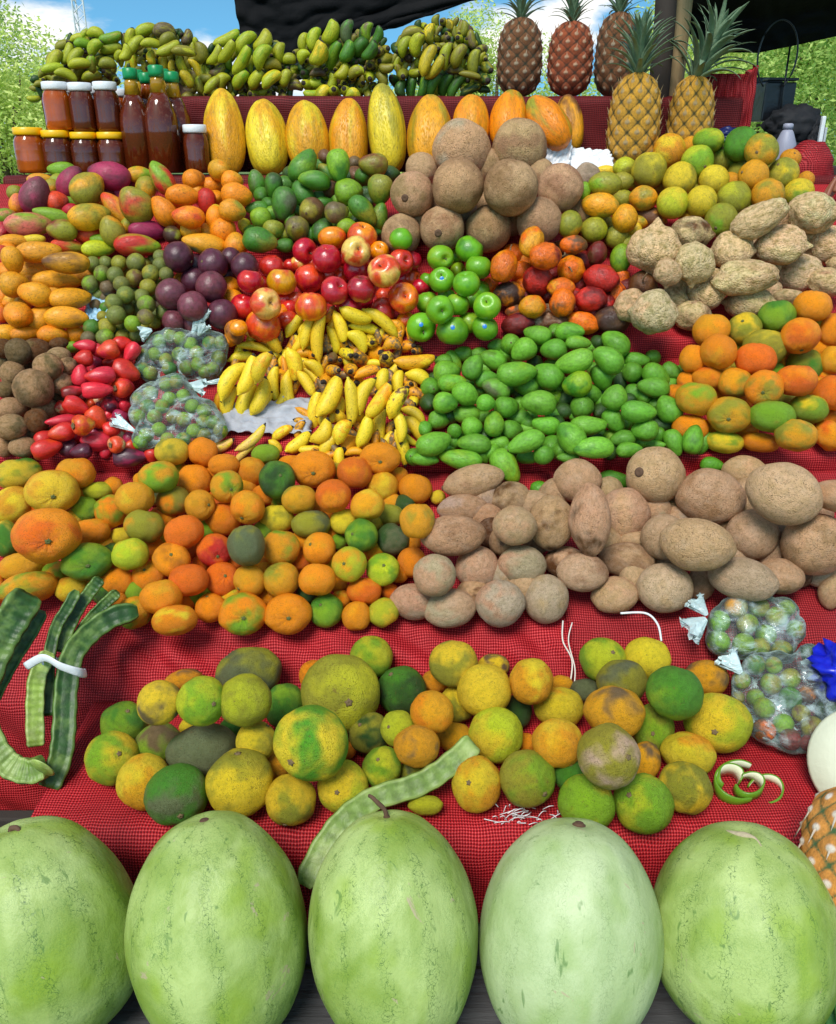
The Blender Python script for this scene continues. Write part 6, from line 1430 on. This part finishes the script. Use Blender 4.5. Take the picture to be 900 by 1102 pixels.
for i, (px, Y, h, cr, mat, lab, nl, s) in enumerate((
    (10, 11, 3.0, 1.7, 'leaf1', 'bright yellow-green tree left of the honey jars', 9000, 0),
    (-60, 13, 3.6, 2.0, 'leaf2', 'fuller green tree at the far left edge', 7000, 0),
    (60, 16, 2.7, 1.8, 'leaf1', 'low pale tree mostly hidden by the honey jars', 6000, 0),
    (800, 11, 3.4, 1.8, 'leaf2', 'green tree seen under the dark tarpaulin, behind the red net sack', 9000, 0),
    (865, 12, 4.0, 2.0, 'leaf1', 'yellow-green tree behind the wire hoop', 10000, 0),
    (930, 10, 3.8, 1.9, 'leaf2', 'leafy tree at the right edge above the black bag', 9000, 0),
    (750, 15, 3.6, 2.0, 'leaf1', 'pale tree glimpsed between pineapple leaves and post', 7000, 0),
    (530, 22, 4.7, 1.9, 'leaf1', 'distant small tree in the gap left of the dark pineapple', 5000, 0),
    (640, 18, 3.2, 2.2, 'leaf2', 'distant tree behind the back-shelf pineapples', 6000, 0),
    (440, 24, 4.2, 1.8, 'leaf1', 'far tree between two green banana bunches', 4000, 0),
    (840, 17, 4.6, 2.8, 'leaf2', 'taller tree farther off behind the wire hoop', 9000, 0))):
    p = Wy(px, 168, Y); tree('tree', lab, p.x, Y, h, cr, mat, 20 + i, int(nl * 4), leaf=.015 + Y * .0013)
# lattice mast far away
mb = MB(); c = Wy(96, 100, 60); hh = 22
for i in range(3):
    a = 2 * PI * i / 3; mb.tube([Vector((c.x + math.cos(a) * .45, 60 + math.sin(a) * .45, 0)), Vector((c.x + math.cos(a) * .3, 60 + math.sin(a) * .3, hh))], .05, 5)
for k in range(36):
    z = k * hh / 36; z2 = (k + 1) * hh / 36
    for i in range(3):
        a, b = 2 * PI * i / 3, 2 * PI * (i + 1) / 3; r1 = .45 - .15 * k / 36
        mb.tube([Vector((c.x + math.cos(a) * r1, 60 + math.sin(a) * r1, z)), Vector((c.x + math.cos(b) * r1, 60 + math.sin(b) * r1, z2))], .025, 4)
o = mb.build('lattice_mast', M['white']); tag(o, 'thin white lattice mast rising into the sky behind the bananas', 'radio mast')
# apple stickers
for (objs, noun, pl, wh) in HEAPS:
    if 'green apple' in wh:
        for q_ in objs:
            if abs(q_['y'] - (140 + 485 / 3)) < 2 and abs(q_['x'] - (250 + 677 / 3)) < 2 or abs(q_['y'] - (140 + 640 / 3)) < 2:
                k = q_['t'] / F; pos = q_['pos']; r, u, tv = basis(pos); rr = q_['a'] * k
                n = (tv + u * .15).normalized(); hit = n * rr * 1.0
                s = mesh_obj('sticker', make_mesh('sticker', [Vector((math.cos(a * PI / 8) * .0052, math.sin(a * PI / 8) * .0052, 0)) for a in range(16)] + [Vector((0, 0, .0018))], [(i, (i + 1) % 16, 16) for i in range(16)]), M['sticker'])
                # ray cast on the apple itself
                ob = q_['o']; inv = ob.matrix_basis.inverted(); o_ = inv @ (pos + n * .2); dr = (inv @ pos - o_).normalized()
                from mathutils.bvhtree import BVHTree
                me = ob.data; bv = BVHTree.FromPolygons([v.co for v in me.vertices], [p.vertices for p in me.polygons]); loc, nr, ix, ds = bv.ray_cast(o_, dr)
                if loc:
                    wl = ob.matrix_basis @ loc; z = n; X = r; Yv = z.cross(X).normalized(); X = Yv.cross(z)
                    m_ = Matrix((X, Yv, z)).transposed().to_4x4(); m_.translation = wl + n * .0006
                    s.parent = ob; s.matrix_parent_inverse = inv; s.matrix_basis = m_
write_labels()
# ================================================================ CAMERA, LIGHT
cam = bpy.data.cameras.new('camera'); co = bpy.data.objects.new('camera', cam); COL.objects.link(co); S.camera = co
co.location = CAM; co.rotation_euler = (PI / 2 - PITCH, 0, 0); cam.sensor_fit = 'HORIZONTAL'; cam.sensor_width = 36; cam.lens = F / 900 * 36; cam.clip_end = 2000; cam.clip_start = .05
EL, AZ = R(52), R(200)      # sun behind the camera, a little to the left
w = bpy.data.worlds.new('World'); S.world = w; w.use_nodes = True; nt = w.node_tree; bgd = nt.nodes['Background']
sky = nt.nodes.new('ShaderNodeTexSky'); sky.sky_type = 'NISHITA'; sky.sun_disc = False; sky.sun_elevation = EL; sky.sun_rotation = AZ
tc = nt.nodes.new('ShaderNodeTexCoord'); mp = nt.nodes.new('ShaderNodeMapping'); mp.inputs['Scale'].default_value = (1, 1, 2.6); mp.inputs['Location'].default_value = (1.9, .4, .7)
nz = nt.nodes.new('ShaderNodeTexNoise'); nz.inputs['Scale'].default_value = 4.2; nz.inputs['Detail'].default_value = 7; nz.inputs['Roughness'].default_value = .55; nz.inputs['Distortion'].default_value = .3
nt.links.new(tc.outputs['Generated'], mp.inputs[0]); nt.links.new(mp.outputs[0], nz.inputs['Vector'])
mr = nt.nodes.new('ShaderNodeMapRange'); mr.interpolation_type = 'SMOOTHSTEP'; mr.inputs['From Min'].default_value = .51; mr.inputs['From Max'].default_value = .63; nt.links.new(nz.outputs['Fac'], mr.inputs[0])
mx = nt.nodes.new('ShaderNodeMix'); mx.data_type = 'RGBA'; nt.links.new(mr.outputs[0], mx.inputs['Factor']); 
sz = nt.nodes.new('ShaderNodeSeparateXYZ'); nt.links.new(tc.outputs['Generated'], sz.inputs[0]); hz = nt.nodes.new('ShaderNodeMapRange'); hz.inputs['From Min'].default_value = 0; hz.inputs['From Max'].default_value = .45; hz.inputs['To Min'].default_value = 2.0; hz.inputs['To Max'].default_value = 1.0; nt.links.new(sz.outputs[2], hz.inputs[0])
hm = nt.nodes.new('ShaderNodeVectorMath'); hm.operation = 'SCALE'; nt.links.new(sky.outputs[0], hm.inputs[0]); nt.links.new(hz.outputs[0], hm.inputs['Scale'])
hc = nt.nodes.new('ShaderNodeVectorMath'); hc.operation = 'MULTIPLY'; hc.inputs[1].default_value = (.6, 1.12, 1.14); nt.links.new(hm.outputs[0], hc.inputs[0]); nt.links.new(hc.outputs[0], mx.inputs[6]); mx.inputs[7].default_value = (10, 9.9, 9.6, 1)
sv = nt.nodes.new('ShaderNodeVectorMath'); sv.operation = 'ADD'; sv.inputs[1].default_value = (0, 0, .28); nt.links.new(tc.outputs['Generated'], sv.inputs[0])
sn = nt.nodes.new('ShaderNodeVectorMath'); sn.operation = 'NORMALIZE'; nt.links.new(sv.outputs[0], sn.inputs[0]); nt.links.new(sn.outputs[0], sky.inputs['Vector'])
nt.links.new(mx.outputs[2], bgd.inputs[0]); bgd.inputs[1].default_value = .1
sl = bpy.data.lights.new('sun', 'SUN'); sl.energy = 3.1; sl.angle = R(22); sl.color = (1, .96, .9); so = bpy.data.objects.new('sun', sl); COL.objects.link(so)
# sun_rotation: compass angle of the sun measured from +Y towards +X
sd = Vector((math.sin(AZ) * math.cos(EL), math.cos(AZ) * math.cos(EL), math.sin(EL)))
so.rotation_euler = sd.to_track_quat('Z', 'Y').to_euler(); so.location = (0, -3, 6)
S.view_settings.view_transform = 'Standard'; S.view_settings.look = 'None'; S.view_settings.gamma = 1; S.view_settings.exposure = 0.22
S.render.engine = 'CYCLES'; S.cycles.max_bounces = 8; S.cycles.transparent_max_bounces = 16; S.cycles.use_denoising = True; S.cycles.caustics_reflective = False; S.cycles.caustics_refractive = False
S.cycles.sample_clamp_indirect = 5
STATS.sort(key=lambda q: -q[0]); print('LIFT', [(round(a, 3), n, int(x), int(y)) for a, n, x, y in STATS[:14]])

_lab = {}
for o in S.objects:
    if o.parent is None and o.get('label'): _lab.setdefault(o['label'], []).append(o.name)
print('DUPES', [(k, v) for k, v in _lab.items() if len(v) > 1][:10], 'LONG', [o['label'] for o in S.objects if o.get('label') and len(o['label'].split()) > 16][:5])
